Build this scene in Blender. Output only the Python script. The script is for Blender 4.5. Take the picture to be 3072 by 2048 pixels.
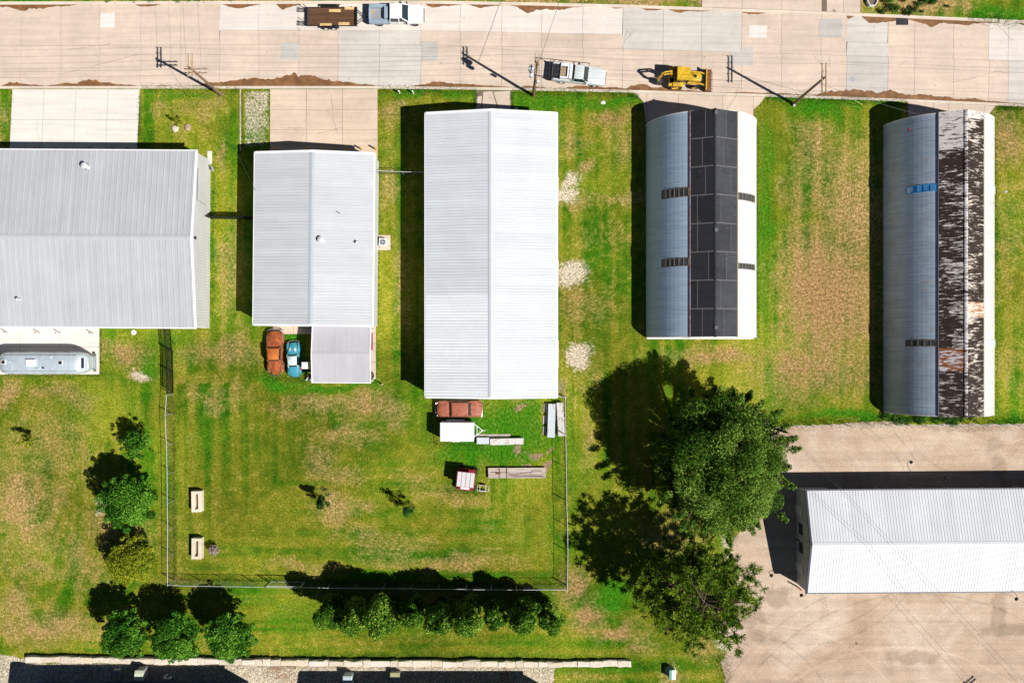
import bpy, math, random
import numpy as np
from mathutils import Vector, noise as mnoise

for o in list(bpy.data.objects):
    bpy.data.objects.remove(o)
SC = bpy.context.scene
COL = SC.collection
R = math.radians
rng = random.Random(7)

# ------------------------------------------------------------------ camera, sky, sun, exposure
H = 90.0                                   # drone height; 27 photo pixels per metre on the ground
cam_d = bpy.data.cameras.new('camera')
cam_d.sensor_width = 36.0
cam_d.lens = 36.0 * H / (3072 / 27.0)
cam_d.clip_start = 0.5
cam_d.clip_end = 4000
cam = bpy.data.objects.new('camera', cam_d)
cam.location = (0, 0, H)
cam.rotation_euler = (0, 0, 0)
COL.objects.link(cam)
SC.camera = cam

SUN = Vector((0.78, -0.435, 1.0)).normalized()     # direction towards the sun
elev = math.asin(SUN.z)
azim = math.atan2(SUN.x, SUN.y)
world = bpy.data.worlds.new('World')
SC.world = world
world.use_nodes = True
nt = world.node_tree
bg = nt.nodes['Background']
sky = nt.nodes.new('ShaderNodeTexSky')
sky.sky_type = 'NISHITA'
sky.sun_disc = False
sky.sun_elevation = elev
sky.sun_rotation = azim
sky.altitude = 1200
sky.air_density = 0.5
sky.dust_density = 0.05
sky.ozone_density = 1.6
nt.links.new(sky.outputs[0], bg.inputs[0])
bg.inputs[1].default_value = 0.05
sun_d = bpy.data.lights.new('sun', 'SUN')
sun_d.energy = 5.0
sun_d.angle = R(0.5)
sun_d.color = (1.0, 0.965, 0.91)
sun = bpy.data.objects.new('sun', sun_d)
sun.rotation_euler = (-SUN).to_track_quat('-Z', 'Y').to_euler()
sun.location = (60, -40, 90)
COL.objects.link(sun)
SC.view_settings.view_transform = 'Standard'
SC.view_settings.look = 'None'
SC.view_settings.exposure = 0.32
SC.view_settings.gamma = 1.0
SC.view_settings.use_curve_mapping = False

# ------------------------------------------------------------------ helpers
def W(px, py, z=0.0):
    """photo pixel of a point at height z -> its place on the plan, in metres"""
    k = (1 - z / H) / 27.0
    return ((px - 1536) * k, (1024 - py) * k)

class MB:
    def __init__(s):
        s.v = []; s.f = []
    def add(s, vs, fs):
        b = len(s.v); s.v.extend(vs)
        s.f.extend([tuple(i + b for i in f) for f in fs]); return s
    def bx(s, x0, x1, y0, y1, z0, z1):
        return s.add([(x0,y0,z0),(x1,y0,z0),(x1,y1,z0),(x0,y1,z0),(x0,y0,z1),(x1,y0,z1),(x1,y1,z1),(x0,y1,z1)],
                     [(3,2,1,0),(4,5,6,7),(0,1,5,4),(1,2,6,5),(2,3,7,6),(3,0,4,7)])
    def box(s, c, d, rz=0.0, rx=0.0, ry=0.0):
        from mathutils import Euler
        e = Euler((rx, ry, rz)).to_matrix()
        vs = []
        for z in (-.5, .5):
            for x, y in ((-.5,-.5),(.5,-.5),(.5,.5),(-.5,.5)):
                p = e @ Vector((x*d[0], y*d[1], z*d[2])); vs.append((c[0]+p.x, c[1]+p.y, c[2]+p.z))
        return s.add(vs, [(3,2,1,0),(4,5,6,7),(0,1,5,4),(1,2,6,5),(2,3,7,6),(3,0,4,7)])
    def cyl(s, p0, p1, r0, r1=None, n=10, cap=True):
        if r1 is None: r1 = r0
        a = Vector(p0); b = Vector(p1); d = (b - a)
        if d.length < 1e-6: return s
        q = d.to_track_quat('Z', 'Y')
        vs = []
        for p, r in ((a, r0), (b, r1)):
            for i in range(n):
                t = 2*math.pi*i/n
                w = p + q @ Vector((r*math.cos(t), r*math.sin(t), 0)); vs.append(tuple(w))
        fs = [(i, (i+1) % n, n+(i+1) % n, n+i) for i in range(n)]
        if cap: fs += [tuple(range(n-1, -1, -1)), tuple(range(n, 2*n))]
        return s.add(vs, fs)
    def tube(s, pts, r, n=6, taper=None):
        m = len(pts)
        vs = []; fs = []
        pv = [Vector(p) for p in pts]
        for k in range(m):
            d = (pv[min(k+1, m-1)] - pv[max(k-1, 0)])
            q = d.to_track_quat('Z', 'Y')
            rr = r if taper is None else r + (taper - r) * k / (m-1)
            for i in range(n):
                t = 2*math.pi*i/n
                vs.append(tuple(pv[k] + q @ Vector((rr*math.cos(t), rr*math.sin(t), 0))))
        for k in range(m-1):
            for i in range(n):
                fs.append((k*n+i, k*n+(i+1) % n, (k+1)*n+(i+1) % n, (k+1)*n+i))
        fs += [tuple(range(n-1, -1, -1)), tuple(range((m-1)*n, m*n))]
        return s.add(vs, fs)
    def prism(s, poly, z0, z1):
        n = len(poly)
        a = sum(poly[i][0]*poly[(i+1) % n][1] - poly[(i+1) % n][0]*poly[i][1] for i in range(n))
        if a < 0: poly = poly[::-1]
        vs = [(x, y, z0) for x, y in poly] + [(x, y, z1) for x, y in poly]
        fs = [tuple(range(n-1, -1, -1)), tuple(range(n, 2*n))]
        fs += [(i, (i+1) % n, n+(i+1) % n, n+i) for i in range(n)]
        return s.add(vs, fs)
    def sheet(s, poly, z):
        n = len(poly)
        a = sum(poly[i][0]*poly[(i+1) % n][1] - poly[(i+1) % n][0]*poly[i][1] for i in range(n))
        if a < 0: poly = poly[::-1]
        return s.add([(x, y, z) for x, y in poly], [tuple(range(n))])
    def loft(s, rings, cap=True, closed=True):
        n = len(rings[0]); m = len(rings)
        vs = [tuple(p) for r in rings for p in r]; fs = []
        for k in range(m-1):
            for i in range(n if closed else n-1):
                fs.append((k*n+i, k*n+(i+1) % n, (k+1)*n+(i+1) % n, (k+1)*n+i))
        if cap: fs += [tuple(range(n-1, -1, -1)), tuple(range((m-1)*n, m*n))]
        return s.add(vs, fs)
    def ell(s, c, r, nu=14, nv=8, zmin=-1.0):
        rings = []
        for j in range(nv+1):
            t = zmin + (1 - zmin) * j / nv
            ph = math.asin(max(-1, min(1, t))) if False else (math.asin(zmin) + (math.pi/2 - math.asin(zmin)) * j / nv)
            rr = max(math.cos(ph), 0.001)
            rings.append([(c[0]+r[0]*rr*math.cos(2*math.pi*i/nu), c[1]+r[1]*rr*math.sin(2*math.pi*i/nu), c[2]+r[2]*math.sin(ph)) for i in range(nu)])
        return s.loft(rings)
    def torus(s, c, axis, R0, r, nu=20, nv=8):
        q = Vector(axis).to_track_quat('Z', 'Y'); c = Vector(c); vs = []; fs = []
        for i in range(nu):
            t = 2*math.pi*i/nu
            for j in range(nv):
                p = 2*math.pi*j/nv
                vs.append(tuple(c + q @ Vector(((R0+r*math.cos(p))*math.cos(t), (R0+r*math.cos(p))*math.sin(t), r*math.sin(p)))))
        for i in range(nu):
            for j in range(nv):
                fs.append((i*nv+j, ((i+1) % nu)*nv+j, ((i+1) % nu)*nv+(j+1) % nv, i*nv+(j+1) % nv))
        return s.add(vs, fs)
    def mesh(s, name, mat, smooth=False):
        me = bpy.data.meshes.new(name)
        me.from_pydata(s.v, [], s.f)
        if mat: me.materials.append(mat)
        if smooth:
            me.polygons.foreach_set('use_smooth', [True]*len(me.polygons))
            try: me.set_sharp_from_angle(angle=R(40))
            except Exception: pass
        me.update()
        return me
    def build(s, name, mat, parent=None, smooth=False, bevel=0.0):
        o = bpy.data.objects.new(name, s.mesh(name, mat, smooth))
        COL.objects.link(o)
        if parent is not None: o.parent = parent
        if bevel:
            b = o.modifiers.new('bevel', 'BEVEL'); b.width = bevel; b.segments = 2; b.limit_method = 'ANGLE'
        return o

def inst(name, me, parent=None, loc=(0,0,0), rot=(0,0,0), scale=(1,1,1)):
    o = bpy.data.objects.new(name, me); COL.objects.link(o)
    o.location = loc; o.rotation_euler = rot; o.scale = scale
    if parent is not None: o.parent = parent
    return o
def tag(o, label, cat, group=None, kind=None):
    if label: o['label'] = label
    if cat: o['category'] = cat
    if group: o['group'] = group
    if kind: o['kind'] = kind
    return o
def thing(name, label, cat, loc=(0,0,0), rz=0.0, group=None):
    o = bpy.data.objects.new(name, None); COL.objects.link(o)
    o.empty_display_size = 0.3
    o.location = loc; o.rotation_euler = (0,0,rz)
    return tag(o, label, cat, group)
def struct(o):
    o['kind'] = 'structure'; return o
def copy_tree(src, loc, rz=0.0, scale=1.0, label=None, parent=None):
    c = src.copy(); COL.objects.link(c)
    if parent is None:
        c.location = loc; c.rotation_euler = (0,0,rz); c.scale = (scale,)*3
        if label: c['label'] = label
    else: c.parent = parent
    for ch in [x for x in src.children]:
        copy_tree(ch, None, parent=c)
    return c

# ------------------------------------------------------------------ materials
def new_mat(name):
    m = bpy.data.materials.new(name); m.use_nodes = True
    nt = m.node_tree
    return m, nt, nt.nodes, nt.links, nt.nodes['Principled BSDF']
def N(nodes, typ, **kw):
    n = nodes.new(typ)
    for k, v in kw.items():
        if k in n.inputs: n.inputs[k].default_value = v
        else: setattr(n, k, v)
    return n
def tex_noise(nodes, links, vec, scale, detail=4, rough=0.55, dist=0.0):
    n = nodes.new('ShaderNodeTexNoise')
    n.inputs['Scale'].default_value = scale; n.inputs['Detail'].default_value = detail
    n.inputs['Roughness'].default_value = rough; n.inputs['Distortion'].default_value = dist
    if vec is not None: links.new(vec, n.inputs['Vector'])
    return n.outputs['Fac']
def ramp(nodes, links, fac, stops, interp='LINEAR'):
    r = nodes.new('ShaderNodeValToRGB'); cr = r.color_ramp; cr.interpolation = interp
    while len(cr.elements) > 1: cr.elements.remove(cr.elements[-1])
    first = True
    for p, c in stops:
        if first: e = cr.elements[0]; e.position = p; first = False
        else: e = cr.elements.new(p)
        if not hasattr(c, '__len__'): c = (c, c, c)
        e.color = (*c[:3], 1)
    links.new(fac, r.inputs[0]); return r.outputs[0]
def mixc(nodes, links, fac, a, b, mode='MIX'):
    m = nodes.new('ShaderNodeMix'); m.data_type = 'RGBA'; m.blend_type = mode
    m.clamp_result = False
    def put(sock, v):
        if hasattr(v, 'is_output'): links.new(v, sock)
        elif hasattr(v, '__len__'): sock.default_value = (*v[:3], 1)
        else: sock.default_value = (v, v, v, 1)
    if hasattr(fac, 'is_output'): links.new(fac, m.inputs[0])
    else: m.inputs[0].default_value = fac
    put(m.inputs[6], a); put(m.inputs[7], b)
    return m.outputs[2]
def math_(nodes, links, op, a, b=None, clamp=False):
    m = nodes.new('ShaderNodeMath'); m.operation = op; m.use_clamp = clamp
    for i, v in enumerate((a, b)):
        if v is None: continue
        if hasattr(v, 'is_output'): links.new(v, m.inputs[i])
        else: m.inputs[i].default_value = v
    return m.outputs[0]
def coords(nodes, links, which='Object', scale=(1,1,1), rot=(0,0,0)):
    if which == 'World':
        g = nodes.new('ShaderNodeNewGeometry'); out = g.outputs['Position']
    else:
        t = nodes.new('ShaderNodeTexCoord'); out = t.outputs[which]
    if scale != (1,1,1) or rot != (0,0,0):
        mp = nodes.new('ShaderNodeMapping'); mp.inputs['Scale'].default_value = scale; mp.inputs['Rotation'].default_value = rot
        links.new(out, mp.inputs['Vector']); out = mp.outputs[0]
    return out
def bump(nodes, links, bsdf, h, strength=0.3, dist=0.02):
    b = nodes.new('ShaderNodeBump'); b.inputs['Strength'].default_value = strength; b.inputs['Distance'].default_value = dist
    links.new(h, b.inputs['Height']); links.new(b.outputs[0], bsdf.inputs['Normal'])

def plain(name, col, rough=0.6, metal=0.0, var=0.12, scale=6.0, spec=0.4):
    m, nt, nodes, links, b = new_mat(name)
    f = tex_noise(nodes, links, coords(nodes, links), scale, 5)
    c = ramp(nodes, links, f, [(0.3, tuple(x*(1-var) for x in col)), (0.7, tuple(min(1, x*(1+var)) for x in col))])
    links.new(c, b.inputs['Base Color'])
    b.inputs['Roughness'].default_value = rough; b.inputs['Metallic'].default_value = metal
    b.inputs['Specular IOR Level'].default_value = spec
    return m
def glass_dark(name, col=(0.02,0.03,0.035)):
    m, nt, nodes, links, b = new_mat(name)
    b.inputs['Base Color'].default_value = (*col, 1); b.inputs['Roughness'].default_value = 0.08
    b.inputs['Specular IOR Level'].default_value = 0.8
    return m
def concrete(name, col, stain=0.14, streak=None, rand=0.07, fine=0.10):
    m, nt, nodes, links, b = new_mat(name)
    p = coords(nodes, links, 'World')
    oi = nodes.new('ShaderNodeObjectInfo')
    big = tex_noise(nodes, links, p, 0.22, 5, 0.6)
    mid = tex_noise(nodes, links, p, 1.6, 6, 0.65, 0.4)
    sp = tex_noise(nodes, links, p, 14.0, 3, 0.7)
    st = coords(nodes, links, 'World', (0.12, 2.4, 1))
    sk = tex_noise(nodes, links, st, 1.0, 5, 0.6)
    k = ramp(nodes, links, big, [(0.3, 1-stain), (0.7, 1+stain*0.6)])
    k2 = ramp(nodes, links, mid, [(0.25, 1-stain*0.8), (0.6, 1.0), (0.8, 1.04)])
    k3 = ramp(nodes, links, sp, [(0.3, 1-fine), (0.7, 1+fine)])
    k4 = ramp(nodes, links, sk, [(0.3, 0.86), (0.55, 1.0), (0.8, 1.04)])
    k5 = ramp(nodes, links, oi.outputs['Random'], [(0, 1-rand), (1, 1+rand)])
    c = mixc(nodes, links, 1.0, col, k, 'MULTIPLY')
    for kk in (k2, k3, k4, k5): c = mixc(nodes, links, 1.0, c, kk, 'MULTIPLY')
    # scattered small dark spots and hairline marks
    vz = nodes.new('ShaderNodeTexVoronoi'); vz.inputs['Scale'].default_value = 0.55; links.new(p, vz.inputs['Vector'])
    spot = ramp(nodes, links, vz.outputs['Distance'], [(0.03, 0.45), (0.075, 0.0)])
    c = mixc(nodes, links, spot, c, (0.16, 0.12, 0.09))
    links.new(c, b.inputs['Base Color'])
    b.inputs['Roughness'].default_value = 0.9; b.inputs['Specular IOR Level'].default_value = 0.15
    bump(nodes, links, b, sp, 0.15, 0.01)
    return m
def painted_metal(name, col, rough=0.38, dirt=0.08, streak_axis='x', metal=0.0, rand=0.04):
    m, nt, nodes, links, b = new_mat(name)
    p = coords(nodes, links, 'World', (0.35, 3.0, 1) if streak_axis == 'x' else (3.0, 0.35, 1))
    oi = nodes.new('ShaderNodeObjectInfo')
    a = tex_noise(nodes, links, p, 1.0, 6, 0.6)
    w = coords(nodes, links, 'World')
    a2 = tex_noise(nodes, links, w, 0.35, 4)
    k1 = ramp(nodes, links, a, [(0.28, 1-dirt), (0.6, 1.0)])
    k2 = ramp(nodes, links, a2, [(0.3, 1-dirt), (0.65, 1.02)])
    k3 = ramp(nodes, links, oi.outputs['Random'], [(0, 1-rand), (1, 1+rand)])
    c = mixc(nodes, links, 1.0, col, k1, 'MULTIPLY')
    c = mixc(nodes, links, 1.0, c, k2, 'MULTIPLY')
    c = mixc(nodes, links, 1.0, c, k3, 'MULTIPLY')
    links.new(c, b.inputs['Base Color'])
    b.inputs['Roughness'].default_value = rough; b.inputs['Metallic'].default_value = metal
    b.inputs['Specular IOR Level'].default_value = 0.35
    return m
def rusty(name, base, rust=(0.30,0.085,0.03), amount=0.5, rough=0.7, scale=2.2):
    m, nt, nodes, links, b = new_mat(name)
    p = coords(nodes, links, 'Object')
    a = tex_noise(nodes, links, p, scale, 8, 0.68, 0.6)
    f = tex_noise(nodes, links, p, scale*7, 4, 0.6)
    rc = ramp(nodes, links, f, [(0.3, tuple(x*0.55 for x in rust)), (0.55, rust), (0.75, (min(1,rust[0]*1.5), rust[1]*1.7, rust[2]*1.8))])
    k = ramp(nodes, links, a, [(amount-0.07, 0.0), (amount+0.07, 1.0)])
    c = mixc(nodes, links, k, rc, base)
    links.new(c, b.inputs['Base Color']); b.inputs['Roughness'].default_value = rough
    b.inputs['Specular IOR Level'].default_value = 0.25
    return m
def wood(name, col, axis='x', rough=0.8):
    m, nt, nodes, links, b = new_mat(name)
    sc = {'x': (1.0, 14, 14), 'y': (14, 1.0, 14), 'z': (14, 14, 1.0)}[axis]
    p = coords(nodes, links, 'Object', sc)
    oi = nodes.new('ShaderNodeObjectInfo')
    a = tex_noise(nodes, links, p, 1.0, 6, 0.65, 0.5)
    c = ramp(nodes, links, a, [(0.25, tuple(x*0.5 for x in col)), (0.5, col), (0.75, tuple(min(1, x*1.35) for x in col))])
    k = ramp(nodes, links, oi.outputs['Random'], [(0, 0.8), (1, 1.15)])
    c = mixc(nodes, links, 1.0, c, k, 'MULTIPLY')
    links.new(c, b.inputs['Base Color']); b.inputs['Roughness'].default_value = rough
    b.inputs['Specular IOR Level'].default_value = 0.2
    return m
def leaf_mat(name, dark, mid, light, trans=0.25):
    m, nt, nodes, links, b = new_mat(name)
    at = nodes.new('ShaderNodeAttribute'); at.attribute_name = 'tint'
    c = ramp(nodes, links, at.outputs['Fac'], [(0.0, dark), (0.55, mid), (1.0, light)])
    links.new(c, b.inputs['Base Color']); b.inputs['Roughness'].default_value = 0.6
    b.inputs['Specular IOR Level'].default_value = 0.08
    tr = nodes.new('ShaderNodeBsdfTranslucent'); links.new(c, tr.inputs[0])
    mx = nodes.new('ShaderNodeMixShader'); mx.inputs[0].default_value = trans
    links.new(b.outputs[0], mx.inputs[1]); links.new(tr.outputs[0], mx.inputs[2])
    links.new(mx.outputs[0], nodes['Material Output'].inputs[0])
    return m

M = {}
M['tan'] = concrete('concrete_tan', (0.615, 0.50, 0.405), 0.12, rand=0.04)
M['pale'] = concrete('concrete_pale', (0.67, 0.605, 0.545), 0.07, rand=0.03)
M['white_conc'] = concrete('concrete_white', (0.71, 0.66, 0.605), 0.05, rand=0.025)
M['grey'] = concrete('concrete_grey', (0.56, 0.52, 0.47), 0.10, rand=0.04)
M['lot_grey'] = concrete('concrete_dull', (0.49, 0.46, 0.42), 0.10, rand=0.04)
M['pinkish'] = concrete('concrete_pinkish', (0.625, 0.495, 0.38), 0.12, rand=0.03)
M['kerb'] = concrete('concrete_kerb', (0.66, 0.56, 0.46), 0.16)
M['joint'] = plain('joint_dark', (0.16, 0.12, 0.09), 0.95)
M['white_paint'] = painted_metal('white_paint', (0.80, 0.80, 0.80))
M['galv'] = plain('galvanised', (0.52, 0.53, 0.55), 0.4, 0.5, 0.1, 8)
M['galv_light'] = plain('galvanised_light', (0.70, 0.71, 0.73), 0.45, 0.2, 0.08, 8)
M['black'] = plain('black_paint', (0.012, 0.012, 0.014), 0.5, 0, 0.3, 5)
M['rubber'] = plain('rubber', (0.018, 0.018, 0.019), 0.85, 0, 0.3, 9)
M['glass'] = glass_dark('dark_glass')
M['chrome'] = plain('chrome', (0.62, 0.62, 0.62), 0.18, 0.9, 0.05)
M['yellow'] = plain('yellow_paint', (0.60, 0.37, 0.015), 0.5, 0, 0.32, 4)
M['yellow_dirty'] = rusty('yellow_dirty', (0.62, 0.38, 0.03), (0.20, 0.10, 0.035), 0.42, 0.6, 3)
M['steel_dark'] = plain('dark_steel', (0.05, 0.05, 0.055), 0.5, 0.4, 0.2, 6)
M['pole_wood'] = wood('pole_wood', (0.21, 0.135, 0.085), 'z')
M['arm_wood'] = wood('arm_wood', (0.36, 0.25, 0.13), 'y')
M['wire'] = plain('wire', (0.045, 0.04, 0.038), 0.6)
M['trunk'] = wood('bark', (0.11, 0.075, 0.05), 'z')
M['red'] = plain('red_paint', (0.42, 0.02, 0.015), 0.5, 0, 0.2, 5)
# ------------------------------------------------------------------ road lines (photo pixels along the street)
S_PTS = [(-9000,262),(0,262),(1130,262),(1500,266),(1900,274),(2300,286),(2650,298),(3072,316),(9000,560)]
C_PTS = [(-9000,137),(0,137),(420,135),(790,133),(1310,135),(1520,139),(1870,146),(2290,158),(2660,170),(3030,181),(9000,420)]
N_PTS = [(-9000,10),(0,10),(1270,7),(1520,11),(1870,19),(2100,27),(2500,41),(2750,52),(3072,66),(9000,310)]
def lin(pts, x):
    return float(np.interp(x, [p[0] for p in pts], [p[1] for p in pts]))
yS = lambda x: lin(S_PTS, x); yC = lambda x: lin(C_PTS, x); yN = lambda x: lin(N_PTS, x)
ROAD_Z = -0.12

# ------------------------------------------------------------------ ground sheet with its patches of dry, lush and bare soil
def axis_vals(lim, step):
    c = list(np.arange(-lim, lim + step*0.5, step))
    out = [lim+2, lim+6, lim+14, lim+30, lim+60, lim+140, lim+350, lim+900]
    return np.array([-v for v in out[::-1]] + c + out)
gx = axis_vals(58.0, 0.25); gy = axis_vals(39.0, 0.25)
GX, GY = np.meshgrid(gx, gy)
PX = GX*27 + 1536; PY = 1024 - GY*27
GZ = np.zeros_like(GX)
ys_ = np.interp(PX, [p[0] for p in S_PTS], [p[1] for p in S_PTS])
yn_ = np.interp(PX, [p[0] for p in N_PTS], [p[1] for p in N_PTS])
for j in range(len(gx)):
    for lines, sgn in ((ys_, 1), (yn_, -1)):
        Y = (1024 - lines[0, j]) / 27.0
        i = int(np.argmin(np.abs(gy - Y)))
        if sgn == 1:
            GY[i, j] = Y - 0.03; GY[i+1, j] = Y + 0.08
        else:
            GY[i, j] = Y + 0.03; GY[i-1, j] = Y - 0.08
PY = 1024 - GY*27
road_in = (PY < ys_ - 1.0) & (PY > yn_ + 1.0)
GZ[road_in] = -0.35
# raised shelf behind the limestone retaining wall at the south
wall_y = np.interp(PX, [85, 1000, 1865], [1975, 1987, 1988])
inside = np.clip((PX - 60)/60, 0, 1) * np.clip((1930 - PX)/80, 0, 1)
sharp = np.clip((PY - wall_y)/7, 0, 1); soft = np.clip((PY - (wall_y - 10))/120, 0, 1)
GZ += np.where(PY > 1500, 0.5*(sharp*inside + soft*(1-inside)*np.clip((2020-PX)/90,0,1)), 0)

def vnoise(x, y, s, seed):
    r = np.random.RandomState(seed); G = r.rand(64, 64)
    u = x*s + 137.3; v = y*s + 71.7
    iu = np.floor(u).astype(int); iv = np.floor(v).astype(int)
    fu = u - iu; fv = v - iv; fu = fu*fu*(3-2*fu); fv = fv*fv*(3-2*fv)
    g = lambda a, b: G[a % 64, b % 64]
    return (g(iu,iv)*(1-fu)+g(iu+1,iv)*fu)*(1-fv) + (g(iu,iv+1)*(1-fu)+g(iu+1,iv+1)*fu)*fv
def fbm(x, y, s, seed, octs=4):
    t = 0; a = 0.5; k = 0
    for i in range(octs):
        t = t + a*vnoise(x, y, s*2**i, seed+i); k += a; a *= 0.55
    return t/k
wx = PX + (fbm(GX, GY, 0.25, 3)-.5)*90; wy = PY + (fbm(GX, GY, 0.25, 9)-.5)*90
dry = np.zeros_like(GX); lush = np.zeros_like(GX); grav = np.zeros_like(GX); soil = np.zeros_like(GX)
def blob(A, lst, mode='max'):
    for (x, y, rx, ry, w) in lst:
        d = ((wx-x)/rx)**2 + ((wy-y)/ry)**2
        v = w*np.exp(-d*0.9)
        np.maximum(A, v, out=A)
blob(dry, [(2470,880,180,220,1.15),(2420,1090,190,120,1.0),(2560,640,120,210,.95),(2440,420,90,160,.6),(2380,640,70,170,.45),(2600,1130,110,90,.6),
  (2180,1075,190,40,.9),(2300,1110,120,60,.7),(1845,330,70,55,1.0),(1860,420,60,60,.7),(1700,420,60,60,.6),(1725,610,130,20,.6),(1880,600,130,16,.75),(1840,700,80,60,.35),
  (1790,920,120,70,.5),(1760,500,30,25,.9),(1870,230,40,60,.3),(1700,1180,40,80,.5),(1760,1340,30,110,.6),(1770,1120,60,70,.5),
  (3020,420,70,80,.8),(3020,750,80,280,.45),(3020,1080,60,160,.35),
  (380,1065,95,60,.95),(330,1030,30,30,.9),(415,1120,40,26,1.0),(600,1045,110,50,.8),(700,1050,80,70,.85),(640,1215,60,50,.85),(580,1180,70,50,.6),(680,1180,80,60,.6),
  (150,1180,110,40,.85),(230,1200,70,40,.9),(150,1330,150,140,.65),(60,1510,100,170,1.0),(90,1580,70,100,1.0),(20,1170,40,40,.9),(330,1560,70,60,.6),(290,1720,60,60,.5),
  (40,1800,60,50,.95),(150,1870,230,55,.9),(110,1720,130,30,.6),(220,1650,40,130,.5),(15,1640,18,80,.7),(420,1560,40,70,.6),(300,1900,60,60,.5),
  (980,1190,130,40,.7),(1110,1205,90,60,.95),(1190,1240,60,40,.9),(1040,1300,100,40,.6),(860,1230,70,40,.6),(960,1370,60,60,.6),(1030,1420,100,40,.6),(1010,1530,50,70,.9),(1110,1610,60,40,.8),(1190,1640,120,60,.7),
  (1090,1520,40,20,.8),(1260,1450,80,50,.5),(1340,1480,120,30,.6),(1370,1690,160,30,.7),(1200,1690,140,24,.6),(1500,1560,120,60,.3),(900,1690,130,24,.6),
  (1720,1740,50,60,1.0),(1790,1830,55,60,1.0),(1860,1890,70,34,1.0),(1930,1940,60,30,.6),(1640,1250,40,30,.9),(1560,1190,70,30,.85),(1590,1370,60,40,.5),
  (690,820,40,170,.7),(690,640,30,70,.6),(660,470,16,60,.8),(1190,860,26,150,.8),(1165,560,24,60,.6),(1190,950,24,60,.9),(1170,360,30,50,.6),(1190,320,22,20,.9),
  (590,330,60,40,.5),(480,310,50,40,.5),(650,310,30,40,.8),(545,400,40,30,.4),(15,330,22,60,.8),(10,420,20,40,.5),
  (2100,-6,700,26,1.2),(1650,-2,500,14,1.3),(900,0,700,9,1.1),(2780,20,160,36,1.4),(2010,1600,120,50,.6),(2080,1630,70,40,.6),(2120,1950,50,60,.6),
  (520,380,20,14,.6),(2010,2010,30,36,1.0),(1750,2030,120,30,.5),(1260,1780,160,14,.4),(520,1740,90,16,.4)])
blob(lush, [(1480,1290,190,130,.9),(1450,1350,170,60,1.0),(1600,1270,60,120,.8),(2200,285,900,16,.9),(1700,300,300,26,.7),(2440,330,80,40,.9),(2520,300,120,24,.7),(560,290,120,20,.6),(1290,282,170,18,.8),
  (860,1010,60,40,.9),(830,1140,90,24,.9),(1000,1160,150,14,.8),(1130,1110,14,90,.8),(700,560,20,90,.5),(470,1010,80,50,.6),(440,1080,50,60,.6),
  (2290,650,40,420,.6),(2640,1250,300,14,.9),(3000,1260,120,10,.7),(900,1850,160,70,.5),(1500,1600,200,110,.35),(760,1800,160,70,.4),(1850,1790,70,60,.8),(1760,1990,260,40,.5),(300,1450,200,200,.2),
  (350,1200,200,50,.3),(620,1330,160,80,.35),(2990,40,110,40,1.0),(60,0,120,10,1.2),(1640,1600,14,160,.6),(1250,1740,420,10,.9),(520,1500,12,240,.4),(1640,800,30,300,.35),(1330,510,60,60,.3)])
blob(grav, [(1722,820,52,40,1.35),(1735,1055,50,42,1.3),(1715,585,54,20,1.2),(1728,545,30,36,1.1),(300,1530,16,34,1.3),(415,1120,32,20,1.15),(2185,1640,16,60,.9),(2200,1930,50,40,1.25)])
strip = np.clip((PX-728)/8,0,1)*np.clip((812-PX)/8,0,1)*np.clip((446-PY)/6,0,1)*np.clip((PY-268)/8,0,1)
grav = np.maximum(grav, strip*(0.66+0.5*(fbm(GX,GY,0.5,41)-.5)) )
ss = (PY < 2700)*np.clip((PY-1978 + (fbm(GX,GY,0.6,51)-.5)*10 + np.clip((100-PX)/80,0,1)*18)/7,0,1)*np.clip((1668-PX+(fbm(GX,GY,0.6,61)-.5)*14)/8,0,1)
grav = np.maximum(grav, ss*1.25)
soil = np.maximum(soil, ss*np.clip(fbm(GX,GY,0.35,71)*2-0.85,0,1)*np.clip((PX-20)/300,0,1))
soil = np.maximum(soil, 0.8*np.exp(-(((wx-1690)/16)**2 + ((wy-1150)/30)**2)))
for (x, y, rx, ry) in ((1560,1225,40,14),(1590,1350,30,10),(1635,1345,20,9),(1560,1380,22,8),(1620,1385,26,8),(1540,1350,10,20)):
    soil = np.maximum(soil, 0.95*np.exp(-(((wx-x)/rx)**2 + ((wy-y)/ry)**2)))
dry = dry*0.95 + (fbm(GX,GY,0.16,21)-.5)*0.42 + (fbm(GX,GY,0.9,31)-.5)*0.3
lush = np.clip(lush, 0, 1.2)
# mower passes: across-coordinate u and along-coordinate s differ from plot to plot
u_ = GX.copy(); s_ = GY.copy()
yard = (PX > 525) & (PX < 1697) & (PY > 1150) & (PY < 1748)
dE = np.minimum(np.minimum(PX-525, 1697-PX), 1748-PY)/27.0
cr = 6.0; corner = np.maximum(0, cr-dE)
u_ = np.where(yard, dE, u_); s_ = np.where(yard, GX+GY, s_)
left = (PX <= 525) & (PY > 1125)
rad = np.hypot(PX-125+(fbm(GX,GY,0.08,107)-.5)*160, (PY-1480)*0.35)/27.0
u_ = np.where(left & (PX < 330), rad*1.0, u_); s_ = np.where(left & (PX < 330), np.arctan2(PY-1560, PX-125)*4, s_)
south = (PY > 1750) & (PX > 250)
u_ = np.where(south, GY, u_); s_ = np.where(south, GX, s_)
mow = 0.62*fbm(u_*1.0, s_*0.045, 1.0, 91, 3) + 0.38*fbm(u_*2.2, s_*0.10, 1.0, 97, 2)
fade = np.clip(fbm(GX,GY,0.09,103)*2.6-0.6, 0.2, 1)
mow = np.clip(((mow-0.5)*1.7 + 0.07*np.sin(u_*2*np.pi/2.3 + fbm(GX,GY,0.1,99)*3))*fade + 0.5, 0, 1)
dry = np.clip(dry - 0.75*np.clip(lush,0,1)*(PY<1500) - 0.45*np.clip(lush,0,1)*(PY>=1500), 0, 1.3)

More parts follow.
